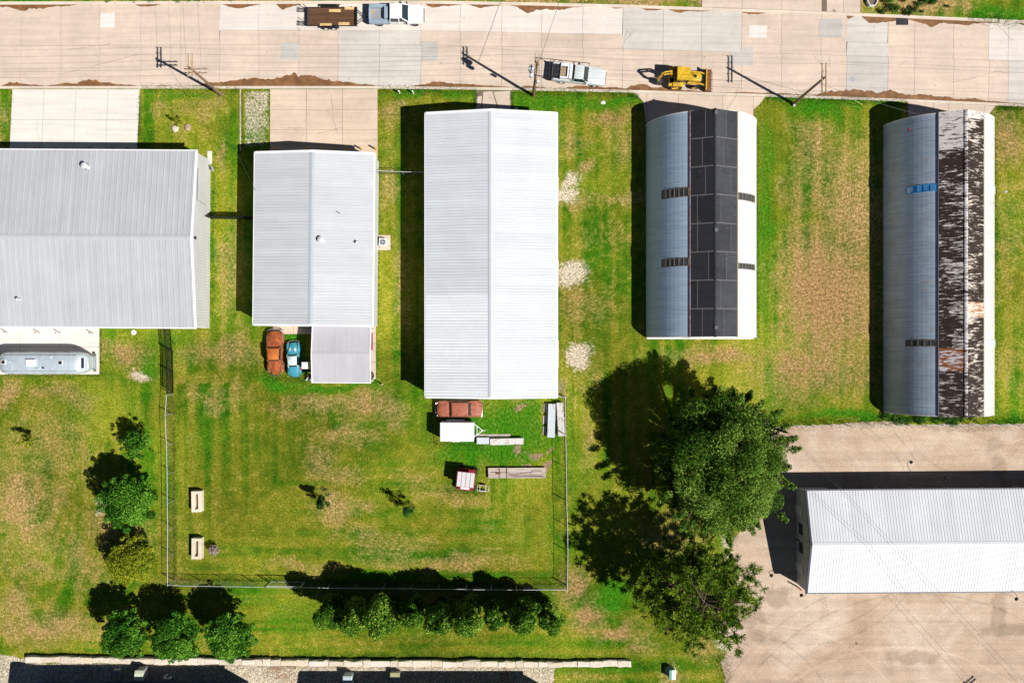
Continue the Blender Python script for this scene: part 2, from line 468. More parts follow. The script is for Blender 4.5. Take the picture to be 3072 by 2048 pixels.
worn = np.zeros_like(GX)
blob(worn, [(2470,890,170,220,1.0),(2420,1095,170,110,.9),(2200,1080,190,50,.8),(1850,340,60,60,1.0),(1730,1750,60,70,.8),(1800,1840,60,60,.9),(1870,1895,60,40,.9),(380,1065,95,60,.8),(1110,1205,90,60,.6),(600,1045,110,50,.7),(150,1190,110,40,.7),(3020,430,60,80,.7)])
ny, nx = GX.shape
verts = np.stack([GX.ravel(), GY.ravel(), GZ.ravel()], 1)
ii = np.arange(ny*nx).reshape(ny, nx)
quads = np.stack([ii[:-1,:-1].ravel(), ii[:-1,1:].ravel(), ii[1:,1:].ravel(), ii[1:,:-1].ravel()], 1)
def np_mesh(name, verts, faces, k, attrs=None, mat=None, smooth=False):
    me = bpy.data.meshes.new(name)
    me.vertices.add(len(verts)); me.vertices.foreach_set('co', np.ascontiguousarray(verts, dtype=np.float32).ravel())
    nf = len(faces)
    me.loops.add(nf*k); me.loops.foreach_set('vertex_index', np.ascontiguousarray(faces, dtype=np.int32).ravel())
    me.polygons.add(nf); me.polygons.foreach_set('loop_start', np.arange(0, nf*k, k, dtype=np.int32))
    if smooth: me.polygons.foreach_set('use_smooth', np.ones(nf, dtype=bool))
    for nm, a in (attrs or {}).items():
        at = me.attributes.new(nm, 'FLOAT', 'POINT'); at.data.foreach_set('value', np.ascontiguousarray(a, dtype=np.float32).ravel())
    if mat: me.materials.append(mat)
    me.update(calc_edges=True); me.validate()
    return me
def grass_material():
    m, nt, nodes, links, b = new_mat('lawn')
    p = coords(nodes, links, 'World')
    def attr(n):
        a = nodes.new('ShaderNodeAttribute'); a.attribute_name = n; return a.outputs['Fac']
    big = tex_noise(nodes, links, p, 0.13, 5, 0.6, 0.6)
    mid = tex_noise(nodes, links, p, 0.9, 6, 0.68, 0.3)
    sml = tex_noise(nodes, links, p, 3.2, 6, 0.72)
    fin = tex_noise(nodes, links, p, 6.5, 3, 0.8)
    vst = tex_noise(nodes, links, coords(nodes, links, 'World', (1.3, 0.05, 1)), 1.0, 4, 0.6)   # mower passes north-south
    hst = tex_noise(nodes, links, coords(nodes, links, 'World', (0.04, 1.5, 1)), 1.0, 4, 0.6)   # and east-west
    green = ramp(nodes, links, mid, [(0.25, (0.012,0.074,0.002)), (0.48, (0.046,0.140,0.004)), (0.72, (0.124,0.195,0.009))])
    olive = ramp(nodes, links, mid, [(0.25, (0.095,0.140,0.005)), (0.55, (0.205,0.210,0.017)), (0.75, (0.32,0.275,0.042))])
    lushc = ramp(nodes, links, sml, [(0.25, (0.014,0.085,0.003)), (0.55, (0.036,0.175,0.005)), (0.8, (0.08,0.25,0.014))])
    tan = ramp(nodes, links, sml, [(0.25, (0.20,0.115,0.04)), (0.5, (0.37,0.24,0.095)), (0.75, (0.54,0.385,0.19))])
    mw = attr('mow')
    f1 = math_(nodes, links, 'ADD', math_(nodes, links, 'MULTIPLY', big, 0.9), math_(nodes, links, 'MULTIPLY', mw, 0.72))
    f1 = ramp(nodes, links, f1, [(0.62, 0.0), (0.94, 1.0)])
    c = mixc(nodes, links, f1, green, olive)
    pat = tex_noise(nodes, links, p, 0.055, 4, 0.6, 0.5)
    c = mixc(nodes, links, 1.0, c, ramp(nodes, links, pat, [(0.34, 0.68), (0.5, 1.0), (0.66, 1.34)]), 'MULTIPLY')
    redtan = ramp(nodes, links, sml, [(0.25, (0.17,0.085,0.032)), (0.5, (0.32,0.185,0.08)), (0.75, (0.47,0.315,0.16))])
    lu = math_(nodes, links, 'ADD', attr('lush'), math_(nodes, links, 'MULTIPLY', math_(nodes, links, 'SUBTRACT', mid, 0.5), 1.1))
    c = mixc(nodes, links, ramp(nodes, links, lu, [(0.25, 0.0), (0.75, 0.9)]), c, lushc)
    d = math_(nodes, links, 'ADD', math_(nodes, links, 'ADD', attr('dry'), math_(nodes, links, 'MULTIPLY', math_(nodes, links, 'SUBTRACT', mw, 0.5), 0.5)), math_(nodes, links, 'MULTIPLY', math_(nodes, links, 'SUBTRACT', sml, 0.5), 1.3))
    d = math_(nodes, links, 'ADD', d, math_(nodes, links, 'MULTIPLY', math_(nodes, links, 'SUBTRACT', mid, 0.5), 1.0))
    c = mixc(nodes, links, ramp(nodes, links, d, [(0.18, 0.0), (0.62, 0.40), (1.15, 0.92)]), c, mixc(nodes, links, attr('worn'), tan, redtan))
    s = math_(nodes, links, 'ADD', attr('soil'), math_(nodes, links, 'MULTIPLY', math_(nodes, links, 'SUBTRACT', sml, 0.5), 2.4))
    soilc = ramp(nodes, links, fin, [(0.3, (0.18,0.11,0.065)), (0.7, (0.36,0.245,0.17))])
    g = math_(nodes, links, 'ADD', attr('gravel'), math_(nodes, links, 'MULTIPLY', math_(nodes, links, 'SUBTRACT', sml, 0.5), 1.3))
    g = math_(nodes, links, 'ADD', g, math_(nodes, links, 'MULTIPLY', math_(nodes, links, 'SUBTRACT', fin, 0.5), 0.9))
    g = math_(nodes, links, 'ADD', g, math_(nodes, links, 'MULTIPLY', math_(nodes, links, 'SUBTRACT', mid, 0.5), 0.9))
    stone = ramp(nodes, links, fin, [(0.25, (0.34,0.265,0.185)), (0.5, (0.50,0.42,0.32)), (0.75, (0.64,0.56,0.45))])
    c = mixc(nodes, links, ramp(nodes, links, g, [(0.45, 0.0), (0.95, 0.9)]), c, stone)
    c = mixc(nodes, links, ramp(nodes, links, s, [(0.45, 0.0), (0.65, 0.9)]), c, soilc)
    blade = ramp(nodes, links, fin, [(0.27, 0.2), (0.5, 0.95), (0.70, 2.0)])
    tuft = ramp(nodes, links, sml, [(0.28, 0.55), (0.5, 1.0), (0.72, 1.4)])
    c = mixc(nodes, links, 0.85, c, blade, 'MULTIPLY')
    c = mixc(nodes, links, 0.8, c, tuft, 'MULTIPLY')
    links.new(c, b.inputs['Base Color']); b.inputs['Roughness'].default_value = 0.95
    b.inputs['Specular IOR Level'].default_value = 0.05
    bump(nodes, links, b, math_(nodes, links, 'ADD', fin, sml), 0.8, 0.06)
    return m
M['lawn'] = grass_material()
g_me = np_mesh('ground', verts, quads, 4, {'dry': dry, 'lush': lush, 'gravel': grav, 'soil': soil, 'mow': mow, 'worn': worn}, M['lawn'], True)
ground = bpy.data.objects.new('ground', g_me); COL.objects.link(ground); struct(ground)

# ------------------------------------------------------------------ street: bed, slabs, kerbs, mud in the gutters
XS = list(range(-1500, 4621, 60))
bed = MB()
rings = []
for x in XS:
    x0 = W(x, 0)[0]
    rings.append([(x0, W(x, yS(x)-2)[1], -0.17), (x0, W(x, yN(x)+2)[1], -0.17)])
bed.loft(rings, cap=False, closed=False)
bed.f = [f[::-1] for f in bed.f]
road = struct(bed.build('road', M['joint']))
def slab(parent, corners, mat, z0, z1, gap=0.7, name='slab', wob=0.0):
    """corners in photo pixels (tl, tr, br, bl), shrunk by gap pixels for the joint"""
    cx = sum(p[0] for p in corners)/4; cy = sum(p[1] for p in corners)/4
    pl = []
    for (x, y) in corners:
        pl.append(W(x - math.copysign(gap, x-cx), y - math.copysign(gap, y-cy)))
    return MB().prism(pl, z0, z1 + rng.uniform(-wob, wob)).build(name, mat, parent)
joints = list(range(-1500,-60,120)) + [-60,60,180,295,420,540,657,775,895,1013,1137,1262,1380,1505,1625,1748,1868,1990,2105,2226,2345,2465,2541,2665,2745,2862,2968,3027,3140] + list(range(3260,4621,120))
def row(x0, x1, fa, fb, mat, sh=0.0):
    a0, b0, a1, b1 = fa(x0), fb(x0), fa(x1), fb(x1)
    slab(road, [(x0+2, a0), (x1+2, a1), (x1-1, b1), (x0-1, b0)], mat, -0.2, ROAD_Z, 0.38, wob=0.003)
third = lambda x: yN(x) + (yC(x)-yN(x))*0.66
for a, b_ in zip(joints[:-1], joints[1:]):
    mid = (a+b_)/2
    grey_full = 1013 <= mid <= 1262 or 2541 <= mid <= 2665
    sm = M['grey'] if grey_full else M['tan']
    if mid > 3027: sm = M['grey']
    row(a, b_, yC, lambda x: yS(x)-3, sm)
    if 657 <= mid <= 1868 and not grey_full:
        row(a, b_, lambda x: yN(x)+3, third, M['pale']); row(a, b_, third, yC, M['tan'])
    elif grey_full: row(a, b_, lambda x: yN(x)+3, third, M['pale'] if mid < 2000 else M['grey']); row(a, b_, third, yC, M['grey'])
    elif 1868 <= mid <= 2226: row(a, b_, lambda x: yN(x)+3, yC, M['grey'])
    elif 2968 <= mid: row(a, b_, lambda x: yN(x)+3, yC, M['pale'])
    else: row(a, b_, lambda x: yN(x)+3, yC, M['tan'])
for (x0, y0, x1, y1, mt) in ((842,127,900,178,'lot_grey'),(1264,122,1314,182,'lot_grey'),(2190,153,2260,195,'lot_grey'),(2228,141,2262,153,'lot_grey'),
        (2458,57,2528,112,'lot_grey'),(300,38,343,82,'white_conc'),(2249,75,2302,113,'white_conc'),(2640,-4,2640,-4,'pale')):
    if x1 > x0: slab(road, [(x0,y0),(x1,y0),(x1-1,y1),(x0-1,y1)], M[mt], -0.14, ROAD_Z+0.008, 0.2, 'patch_slab')
# thin cracks
def crack(parent, pts, z, w=0.03, name='crack'):
    mb = MB(); P = [Vector((*W(*p), z)) for p in pts]; fine = []
    for a, b_ in zip(P[:-1], P[1:]):
        n = max(2, int((b_-a).length/0.35))
        for k in range(n): fine.append(a.lerp(b_, k/n) + Vector((rng.uniform(-.06,.06), rng.uniform(-.06,.06), 0)))
    fine.append(P[-1]); L = []; Rr = []
    for k, q in enumerate(fine):
        d = (fine[min(k+1,len(fine)-1)] - fine[max(k-1,0)]); d.z = 0
        if d.length < 1e-5: d = Vector((1,0,0))
        nrm = Vector((-d.y, d.x, 0)).normalized(); ww = w*rng.uniform(0.4, 1.2)
        L.append(q + nrm*ww*.5); Rr.append(q - nrm*ww*.5)
    mb.loft([[tuple(a), tuple(b_)] for a, b_ in zip(Rr, L)], cap=False, closed=False)
    # faces upward
    return mb.build(name, M['joint'], parent)
for pts in ([(2440,160),(2460,185),(2470,195)],[(2490,160),(2490,200)],[(2700,195),(2720,178)],[(2935,230),(2990,215),(3030,220)],[(2860,245),(2930,232)],[(1895,110),(1880,85),(1868,150)],
            [(2980,60),(3010,90),(3040,120)],[(2300,70),(2297,95)],[(200,150),(330,130)],[(170,225),(420,160)],[(1870,125),(1905,88)]):
    crack(road, pts, ROAD_Z+0.005, 0.035)
# kerbs
for nm, fn, sg in (('kerb_south', yS, 1), ('kerb_north', yN, -1)):
    rings = []
    for x in XS:
        X = W(x,0)[0]; yi = fn(x) - 4*sg; yo = fn(x) + 4.5*sg
        yi = W(x, yi)[1]; yo = W(x, yo)[1]
        rings.append([(X, yi, -0.25), (X, yi, -0.02), (X, yi - 0.03*sg, 0.008), (X, yo, 0.012), (X, yo, -0.25)])
    mb = MB().loft(rings)
    if sg == -1: mb.f = [f[::-1] for f in mb.f]
    o = mb.build(nm, M['kerb']); struct(o)
# mud washed into the gutters
def mud_material():
    m, nt, nodes, links, b = new_mat('gutter_mud')
    p = coords(nodes, links, 'World')
    a = tex_noise(nodes, links, p, 1.2, 6, 0.65); f = tex_noise(nodes, links, p, 12, 3)
    c = ramp(nodes, links, a, [(0.3, (0.115,0.05,0.018)), (0.5, (0.19,0.085,0.028)), (0.72, (0.30,0.15,0.055))])
    c = mixc(nodes, links, 0.5, c, ramp(nodes, links, f, [(0.3, 0.75), (0.7, 1.2)]), 'MULTIPLY')
    links.new(c, b.inputs['Base Color']); b.inputs['Roughness'].default_value = 0.75
    return m
M['mud'] = mud_material()
def mud(x0, x1, side, depth, seed, lead=0.5):
    fn = yS if side == 'S' else yN; sg = -1 if side == 'S' else 1
    r = random.Random(seed); n = max(8, int((x1-x0)/7)); rows = []
    for k in range(n+1):
        t = k/n; x = x0 + (x1-x0)*t
        env = min(1, t/ (0.5*lead+.02)) * min(1, (1-t)/(1-0.5*lead+.02)); env = env**0.8
        q = 0.72 + 0.5*mnoise.noise(Vector((x*0.02, seed*3.1, 0))) + 0.3*mnoise.noise(Vector((x*0.09, seed*1.7, 5))) + r.uniform(-.05,.05)
        d = max(0.8, 1.3*depth*env*q)
        rows.append([(*W(x, fn(x)+3.6*sg), ROAD_Z+0.012), (*W(x, fn(x)+(3.6+d)*sg), ROAD_Z+0.009)])
    mb = MB().loft(rows, cap=False, closed=False)
    if side == 'N': mb.f = [f[::-1] for f in mb.f]
    return mb.build('mud_deposit', M['mud'], road)
for i, a in enumerate([(0,140,'S',13,.4),(130,420,'S',17,.9),(468,514,'S',8,.5),(564,1134,'S',33,1.1),(1226,1560,'S',14,.5),(1560,1660,'S',9,.5),(1660,1960,'S',11,.6),(1850,2130,'S',17,.5),(2120,2480,'S',7,.9),(2440,3090,'S',26,.25),
        (-20,235,'N',19,.6),(405,482,'N',12,.5),(664,783,'N',13,.5),(828,905,'N',15,.5),(962,1024,'N',15,.5),(1276,1388,'N',13,.4),(1405,1506,'N',11,.7),(1530,1749,'N',20,.5),(1835,1870,'N',4,.5),(1925,1990,'N',7,.5),(2005,2130,'N',9,.5),(2225,2300,'N',10,.5),(2540,2564,'N',9,.5),(2586,2720,'N',17,.4),(2720,3005,'N',20,.5),(3046,3200,'N',8,.3)]):
    mud(a[0], a[1], a[2], a[3], i+1, a[4])
# storm drain grate and manhole
gr = thing('drain_grate', 'dark iron storm drain grate set in the far gutter beside shrubs', 'drain', (*W(2708, 63), ROAD_Z))
MB().bx(-.68,.68,-.42,.42,-.02,.016).build('frame', M['steel_dark'], gr)
for k in range(12): MB().bx(-.62+k*.107, -.56+k*.107, -.38, .38, .016, .03).build('bar', M['steel_dark'], gr)
mh = thing('manhole_cover', 'round iron manhole cover in the grey street slab', 'manhole', (*W(2560, 238), ROAD_Z))
MB().cyl((0,0,-.03),(0,0,.008),.36,n=24).build('ring', M['grey'], mh)
MB().cyl((0,0,-.02),(0,0,.016),.29,n=24).build('lid', M['galv'], mh)

# ------------------------------------------------------------------ driveways and pads
def drive(name, xs, ys, mat, z=0.02, skew=0.0, jitter=0.0):
    bed = MB().sheet([W(xs[0], ys[0]), W(xs[-1], ys[0]), W(xs[-1]-skew, ys[-1]), W(xs[0]-skew, ys[-1])], z-0.018)
    o = struct(bed.build(name, M['joint']))
    for i in range(len(xs)-1):
        for j in range(len(ys)-1):
            s0 = skew*(ys[j]-ys[0])/(ys[-1]-ys[0]); s1 = skew*(ys[j+1]-ys[0])/(ys[-1]-ys[0])
            slab(o, [(xs[i]-s0,ys[j]),(xs[i+1]-s0,ys[j]),(xs[i+1]-s1,ys[j+1]),(xs[i]-s1,ys[j+1])], mat, -0.1, z, 0.45, wob=0.003)
    return o
d1 = drive('driveway', [37,133,229,325,420], [268,359,482], M['white_conc'], skew=10)
crack(d1, [(110,365),(112,395),(118,420)], 0.027, 0.03)
d2 = drive('driveway', [810,920,1028,1133], [268,330,390,482], M['pinkish'])
for pts in ([(918,272),(920,330),(916,365)],[(993,285),(998,330),(1003,372),(1014,405)],[(862,384),(918,384)],[(985,395),(1030,382)],[(935,332),(995,334)],[(950,400),(985,394)]):
    crack(d2, pts, 0.027, 0.03)
d3 = struct(MB().sheet([W(1428,272),W(1534,272),W(1534,345),W(1424,345)], 0.004).build('path', M['joint']))
for c in ([(1450,276),(1477,274),(1497,340),(1444,340)],[(1480,276),(1530,273),(1534,340),(1500,340)],[(1432,290),(1446,288),(1441,340),(1425,340)]):
    slab(d3, c, M['tan'], -0.1, 0.02, 0.3)
d4 = struct(MB().sheet([W(1903,279),W(2296,291),W(2262,330),W(2262,385),W(1940,385),W(1928,305)], 0.004).build('driveway', M['joint']))
for c in ([(1905,279),(1940,280),(1940,380),(1930,305)],[(1940,280),(2036,283),(2036,382),(1940,380)],[(2036,283),(2168,287),(2168,382),(2036,382)],[(2168,287),(2260,290),(2260,382),(2168,382)],[(2260,290),(2295,291),(2280,312),(2260,330)]):
    slab(d4, c, M['tan'], -0.1, 0.02, 0.4)
d5 = struct(MB().sheet([W(2722,306),W(2990,318),W(2966,345),W(2966,390),W(2722,390)], 0.004).build('driveway', M['joint']))
for c in ([(2724,306),(2800,309),(2800,386),(2724,386)],[(2800,309),(2846,311),(2846,386),(2800,386)],[(2846,311),(2888,313),(2888,386),(2846,386)],[(2888,313),(2954,316),(2954,386),(2888,386)],[(2954,316),(2986,318),(2970,340),(2954,372)]):
    slab(d5, c, M['tan'], -0.1, 0.02, 0.4)
d6 = struct(MB().sheet([W(2104,-60),W(2585,-60),W(2581,40),W(2104,24)], 0.004).build('driveway', M['joint']))
for x0, x1 in ((2106,2226),(2226,2345),(2345,2465),(2480,2530),(2530,2581)):
    slab(d6, [(x0,-60),(x1,-60),(x1,yN(x1)-5),(x0,yN(x0)-5)], M['tan'], -0.1, 0.02, 0.4)
d7 = drive('concrete_pad', [-140,60,180,299], [965,1040,1123], M['white_conc'])
d8 = drive('concrete_pad', [818,880,940], [960,1002], M['pinkish'])
d9 = drive('concrete_pad', [1080,1128], [975,1030,1085,1137], M['tan'])
for y0, y1 in ((533,615),(780,858),(1020,1101)):
    drive('door_apron', [1640,1677], [y0,y1], M['pinkish'])
drive('edging_strip', [719,724], [268,320,380,452], M['tan'])
drive('equipment_pad', [1128,1172], [705,751], M['pinkish'])
drive('concrete_stoop', [622,637], [453,492], M['white_conc'], 0.05)

# gravel yard round the storage building
def gravel_material():
    m, nt, nodes, links, b = new_mat('yard_gravel')
    p = coords(nodes, links, 'World')
    big = tex_noise(nodes, links, p, 0.12, 6, 0.62, 0.8); mid = tex_noise(nodes, links, p, 0.8, 5, 0.6)
    fin = tex_noise(nodes, links, p, 7, 3, 0.8); tr = tex_noise(nodes, links, coords(nodes, links, 'World', (0.06, 1.1, 1)), 1.0, 5, 0.6, 0.3)
    c = ramp(nodes, links, big, [(0.3, (0.40,0.28,0.195)), (0.5, (0.51,0.385,0.285)), (0.7, (0.60,0.49,0.39))])
    for t, st in ((tr, [(0.3, 0.8), (0.55, 1.0), (0.8, 1.12)]), (mid, [(0.3, 0.9), (0.7, 1.06)]), (fin, [(0.22, 0.62), (0.5, 1.0), (0.78, 1.32)])):
        c = mixc(nodes, links, 1.0, c, ramp(nodes, links, t, st), 'MULTIPLY')
    # damp, darker tracks where water stood
    def spot(x, y, rx, ry):
        w = W(x, y); mp = nodes.new('ShaderNodeMapping'); mp.vector_type = 'POINT'
        mp.inputs['Location'].default_value = (-w[0]*27/rx, -w[1]*27/ry, 0); mp.inputs['Scale'].default_value = (27/rx, 27/ry, 0)
        links.new(p, mp.inputs[0]); ln = nodes.new('ShaderNodeVectorMath'); ln.operation = 'LENGTH'; links.new(mp.outputs[0], ln.inputs[0])
        s_ = math_(nodes, links, 'ADD', ln.outputs['Value'], math_(nodes, links, 'MULTIPLY', math_(nodes, links, 'SUBTRACT', mid, 0.5), 1.6))
        return ramp(nodes, links, s_, [(0.6, 0.42), (1.2, 0.0)])
    for a in ((2900,1283,150,15),(2990,1330,36,26),(2998,1400,26,50),(2995,1830,28,80),(3010,1890,100,22),(2250,1840,60,40),(2330,1790,60,34),(2270,1900,40,26),(2740,1970,90,26)):
        c = mixc(nodes, links, spot(*a), c, (0.235,0.17,0.115))
    # tyre tracks swinging round the building
    for (x, y, r, wd, dk) in ((2760,2420,640,4,.7),(2760,2420,690,4,.72),(2700,2500,560,6,1.22),(2420,1560,330,4,.74),(2420,1560,372,4,.76),(2900,1230,190,4,.76),(3000,1160,170,6,1.18),(2150,2250,330,4,.74),(2150,2250,380,4,.76),(2330,2300,420,7,1.2)):
        w = W(x, y); vm = nodes.new('ShaderNodeVectorMath'); vm.operation = 'DISTANCE'; links.new(p, vm.inputs[0]); vm.inputs[1].default_value = (w[0], w[1], 0.014)
        dd = math_(nodes, links, 'ABSOLUTE', math_(nodes, links, 'SUBTRACT', vm.outputs['Value'], r/27.0))
        dd = math_(nodes, links, 'ADD', dd, math_(nodes, links, 'MULTIPLY', mid, wd/27.0*2.2))
        c = mixc(nodes, links, 1.0, c, ramp(nodes, links, dd, [(wd/27.0*0.6, dk), (wd/27.0*2.0, 1.0)]), 'MULTIPLY')
    links.new(c, b.inputs['Base Color']); b.inputs['Roughness'].default_value = 0.95; b.inputs['Specular IOR Level'].default_value = 0.08
    bump(nodes, links, b, fin, 0.6, 0.03)
    return m
M['gravel'] = gravel_material()
edge = [(2250,1290),(2345,1278),(2450,1274),(2560,1268),(2660,1262),(2760,1274),(2900,1270),(3000,1272),(3100,1268),(3700,1262),(3700,2500),(2140,2500),(2168,2100),(2176,2030),(2160,1985),(2190,1950),(2176,1915),(2150,1890),(2180,1840),(2190,1780),(2205,1700),(2190,1660),(2205,1610),(2260,1560),(2290,1470),(2270,1380)]
poly = []
for a, b_ in zip(edge, edge[1:]+edge[:1]):
    n = max(1, int(math.hypot(b_[0]-a[0], b_[1]-a[1])/9)) if max(a[0], b_[0]) < 3200 else 1
    for k in range(n):
        t = k/n; j = 2.5 if n > 1 else 0
        poly.append(W(a[0]+(b_[0]-a[0])*t + rng.uniform(-j,j), a[1]+(b_[1]-a[1])*t + rng.uniform(-j,j)))
gy_ = MB().sheet(poly, 0.014).build('gravel_yard', M['gravel']); struct(gy_)
# ------------------------------------------------------------------ metal buildings
M['roof_b1'] = painted_metal('roof_zinc', (0.45,0.465,0.485), 0.42, 0.06, 'y')
M['roof_b2'] = painted_metal('roof_pale_zinc', (0.525,0.54,0.56), 0.42, 0.05, 'x')
M['roof_b3'] = painted_metal('roof_white', (0.57,0.60,0.63), 0.4, 0.05, 'x')
M['roof_b3_new'] = painted_metal('roof_newer_white', (0.68,0.705,0.73), 0.4, 0.04, 'x')
M['roof_b4'] = painted_metal('roof_bright_white', (0.66,0.68,0.70), 0.4, 0.04, 'y')
M['roof_cp'] = painted_metal('roof_carport', (0.47,0.465,0.50), 0.45, 0.05, 'y')
M['wall_white'] = painted_metal('wall_white', (0.60,0.60,0.60), 0.5, 0.06, 'y')
M['wall_grey'] = painted_metal('wall_grey', (0.36,0.38,0.40), 0.5, 0.08, 'y')
M['wall_blue'] = painted_metal('wall_slate', (0.10,0.13,0.20), 0.5, 0.08, 'y')
M['trim_white'] = painted_metal('trim_white', (0.80,0.80,0.80), 0.45, 0.03, 'y')
M['trim_blue'] = painted_metal('trim_pale_blue', (0.43,0.475,0.52), 0.45, 0.04, 'y')
M['trim_dark'] = plain('trim_dark', (0.035,0.035,0.06), 0.5)
M['door_metal'] = painted_metal('door_metal', (0.52,0.52,0.52), 0.5, 0.05, 'y')

def panel_mesh(name, w, pitch, rib_h, rib_w, half, over, ridge_z, eave_z, side, mat, mid=True):
    """ribbed roof sheet in building space: ridge along x, falls towards side*y"""
    n = max(1, round(w/pitch)); p = w/n
    prof = []
    for k in range(n):
        x = k*p
        prof += [(x, 0), (x+p/2-rib_w, 0), (x+p/2-rib_w*.8, rib_h), (x+p/2+rib_w*.8, rib_h), (x+p/2+rib_w, 0)]
        if mid and False: pass
    prof.append((w, 0))
    slope = (ridge_z-eave_z)/half
    L0, L1 = 0.02, half+over
    rings = []
    for (x, h) in prof:
        rings.append([(x, side*L0, ridge_z - slope*L0 + h + .02), (x, side*L1, ridge_z - slope*L1 + h + .02),
                      (x, side*L1, ridge_z - slope*L1 - .02), (x, side*L0, ridge_z - slope*L0 - .02)])
    mb = MB().loft(rings)
    if side > 0: mb.f = [f[::-1] for f in mb.f]
    return mb.mesh(name, mat)
def ribbed_wall(p0, p1, zfun, outward, pitch=0.305, rib=0.02, z0=0.0):
    """vertical ribbed siding from p0 to p1 (plan), height zfun(t)"""
    a = Vector((*p0, 0)); b = Vector((*p1, 0)); L = (b-a).length; d = (b-a)/L; o = Vector((*outward, 0))
    n = max(1, int(L/pitch)); st = L/n; pr = []
    for k in range(n):
        pr += [(k*st, 0), (k*st+st*.62, 0), (k*st+st*.7, rib), (k*st+st*.9, rib)]
    pr.append((L, 0))
    rings = []
    for s, h in pr:
        q = a + d*s; z1 = zfun(s/L); f = q + o*h; bk = q - o*0.08
        rings.append([(f.x,f.y,z0), (f.x,f.y,z1), (bk.x,bk.y,z1), (bk.x,bk.y,z0)])
    mb = MB().loft(rings)
    return mb
def metal_building(name, label, loc, rz, L, half, e, ridge, panel_w, pitch, rib_h, rib_w, mats, x_shift=0, over=0.12, side_mats=None, newer=None, gable_trim=True, group=None, wall_skip=(), z=0.0, gap_eave=False):
    """ridge along local x; L long, 2*half wide; mats = (roof, wall, trim, ridge cap)"""
    t = thing(name, label, 'building', (loc[0], loc[1], z), rz, group)
    roof, wall, trim, capm = mats
    n = round(L/panel_w); pw = L/n
    for side in (1, -1):
        mt = roof if not side_mats else side_mats[side]
        me = panel_mesh('roof_panel', pw-0.006, pitch, rib_h, rib_w, half, over, ridge, e, side, mt)
        me2 = None
        if newer and newer[0] == side:
            me2 = panel_mesh('roof_panel', pw-0.006, pitch, rib_h, rib_w, half, over, ridge, e, side, newer[2])
        for k in range(n):
            x = -L/2 + k*pw
            inst('roof_panel', me2 if (me2 and newer[1](x)) else me, t, (x, 0, 0))
    # ridge cap, folded
    s = (ridge-e)/half; cw = 0.26; hh = rib_h+0.024
    cap = MB()
    cap.loft([[(x, -cw, ridge-s*cw+hh), (x, 0, ridge+hh+.005), (x, cw, ridge-s*cw+hh), (x, cw, ridge-s*cw+hh-.012), (x, 0, ridge+hh-.01), (x, -cw, ridge-s*cw+hh-.012)] for x in (-L/2-.02, L/2+.02)])
    cap.build('ridge_cap', capm, t)
    # walls
    g = lambda u: (e - .06) + (ridge-e)*(1-abs(2*u-1))
    if 'w' not in wall_skip: ribbed_wall((-L/2+.06, half), (-L/2+.06, -half), g, (-1,0)).build('wall', wall, t)
    if 'e' not in wall_skip: ribbed_wall((L/2-.06, -half), (L/2-.06, half), g, (1,0)).build('wall', wall, t)
    if 's' not in wall_skip: ribbed_wall((-L/2+.1, -half+.02), (L/2-.1, -half+.02), lambda u: e-.06, (0,-1)).build('wall', wall, t)
    if 'n' not in wall_skip: ribbed_wall((L/2-.1, half-.02), (-L/2+.1, half-.02), lambda u: e-.06, (0,1)).build('wall', wall, t)
    # eave gutters and rake trims
    for sd in (1, -1):
        ye = sd*(half+over); ze = e - s*over
        MB().bx(-L/2-.03, L/2+.03, min(ye, ye+sd*.13), max(ye, ye+sd*.13), ze-.16, ze-.012).build('gutter', trim, t)
        if gable_trim:
            for gx_ in (-L/2, L/2):
                mb = MB(); sx = -1 if gx_ < 0 else 1
                mb.loft([[(gx_-.07*(sx<0)-.16*(sx>0)+.0, y, zt-.2), (gx_+.16*(sx<0)+.07*(sx>0), y, zt-.2), (gx_+.16*(sx<0)+.07*(sx>0), y, zt+.0), (gx_-.07*(sx<0)-.16*(sx>0), y, zt+.0)]
                         for y, zt in ((sd*0.0, ridge+rib_h+.05), (ye, ze+rib_h+.05))])
                if sd > 0: mb.f = [f[::-1] for f in mb.f]
                mb.build('rake_trim', trim, t)
    return t
def rollup_door(parent, c, w, h, axis, out, mat=None):
    """sectional door: five boards and a frame; axis 'x' or 'y' is the direction it spans"""
    mat = mat or M['door_metal']
    fr = MB()
    def B(a0, a1, z0, z1, d0, d1):
        if axis == 'x': return (c[0]+a0, c[0]+a1, min(c[1]+out*d0, c[1]+out*d1), max(c[1]+out*d0, c[1]+out*d1), z0, z1)
        return (min(c[0]+out*d0, c[0]+out*d1), max(c[0]+out*d0, c[0]+out*d1), c[1]+a0, c[1]+a1, z0, z1)
    fr.bx(*B(-w/2-.12, -w/2, 0, h+.12, 0, .07)).bx(*B(w/2, w/2+.12, 0, h+.12, 0, .07)).bx(*B(-w/2, w/2, h, h+.12, 0, .07))
    dr = fr.build('door_frame', M['trim_white'], parent)
    for k in range(5):
        MB().bx(*B(-w/2+.005, w/2-.005, h*k/5+.012, h*(k+1)/5-.004, 0.0, .045)).build('door_board', mat, dr)

PI = math.pi
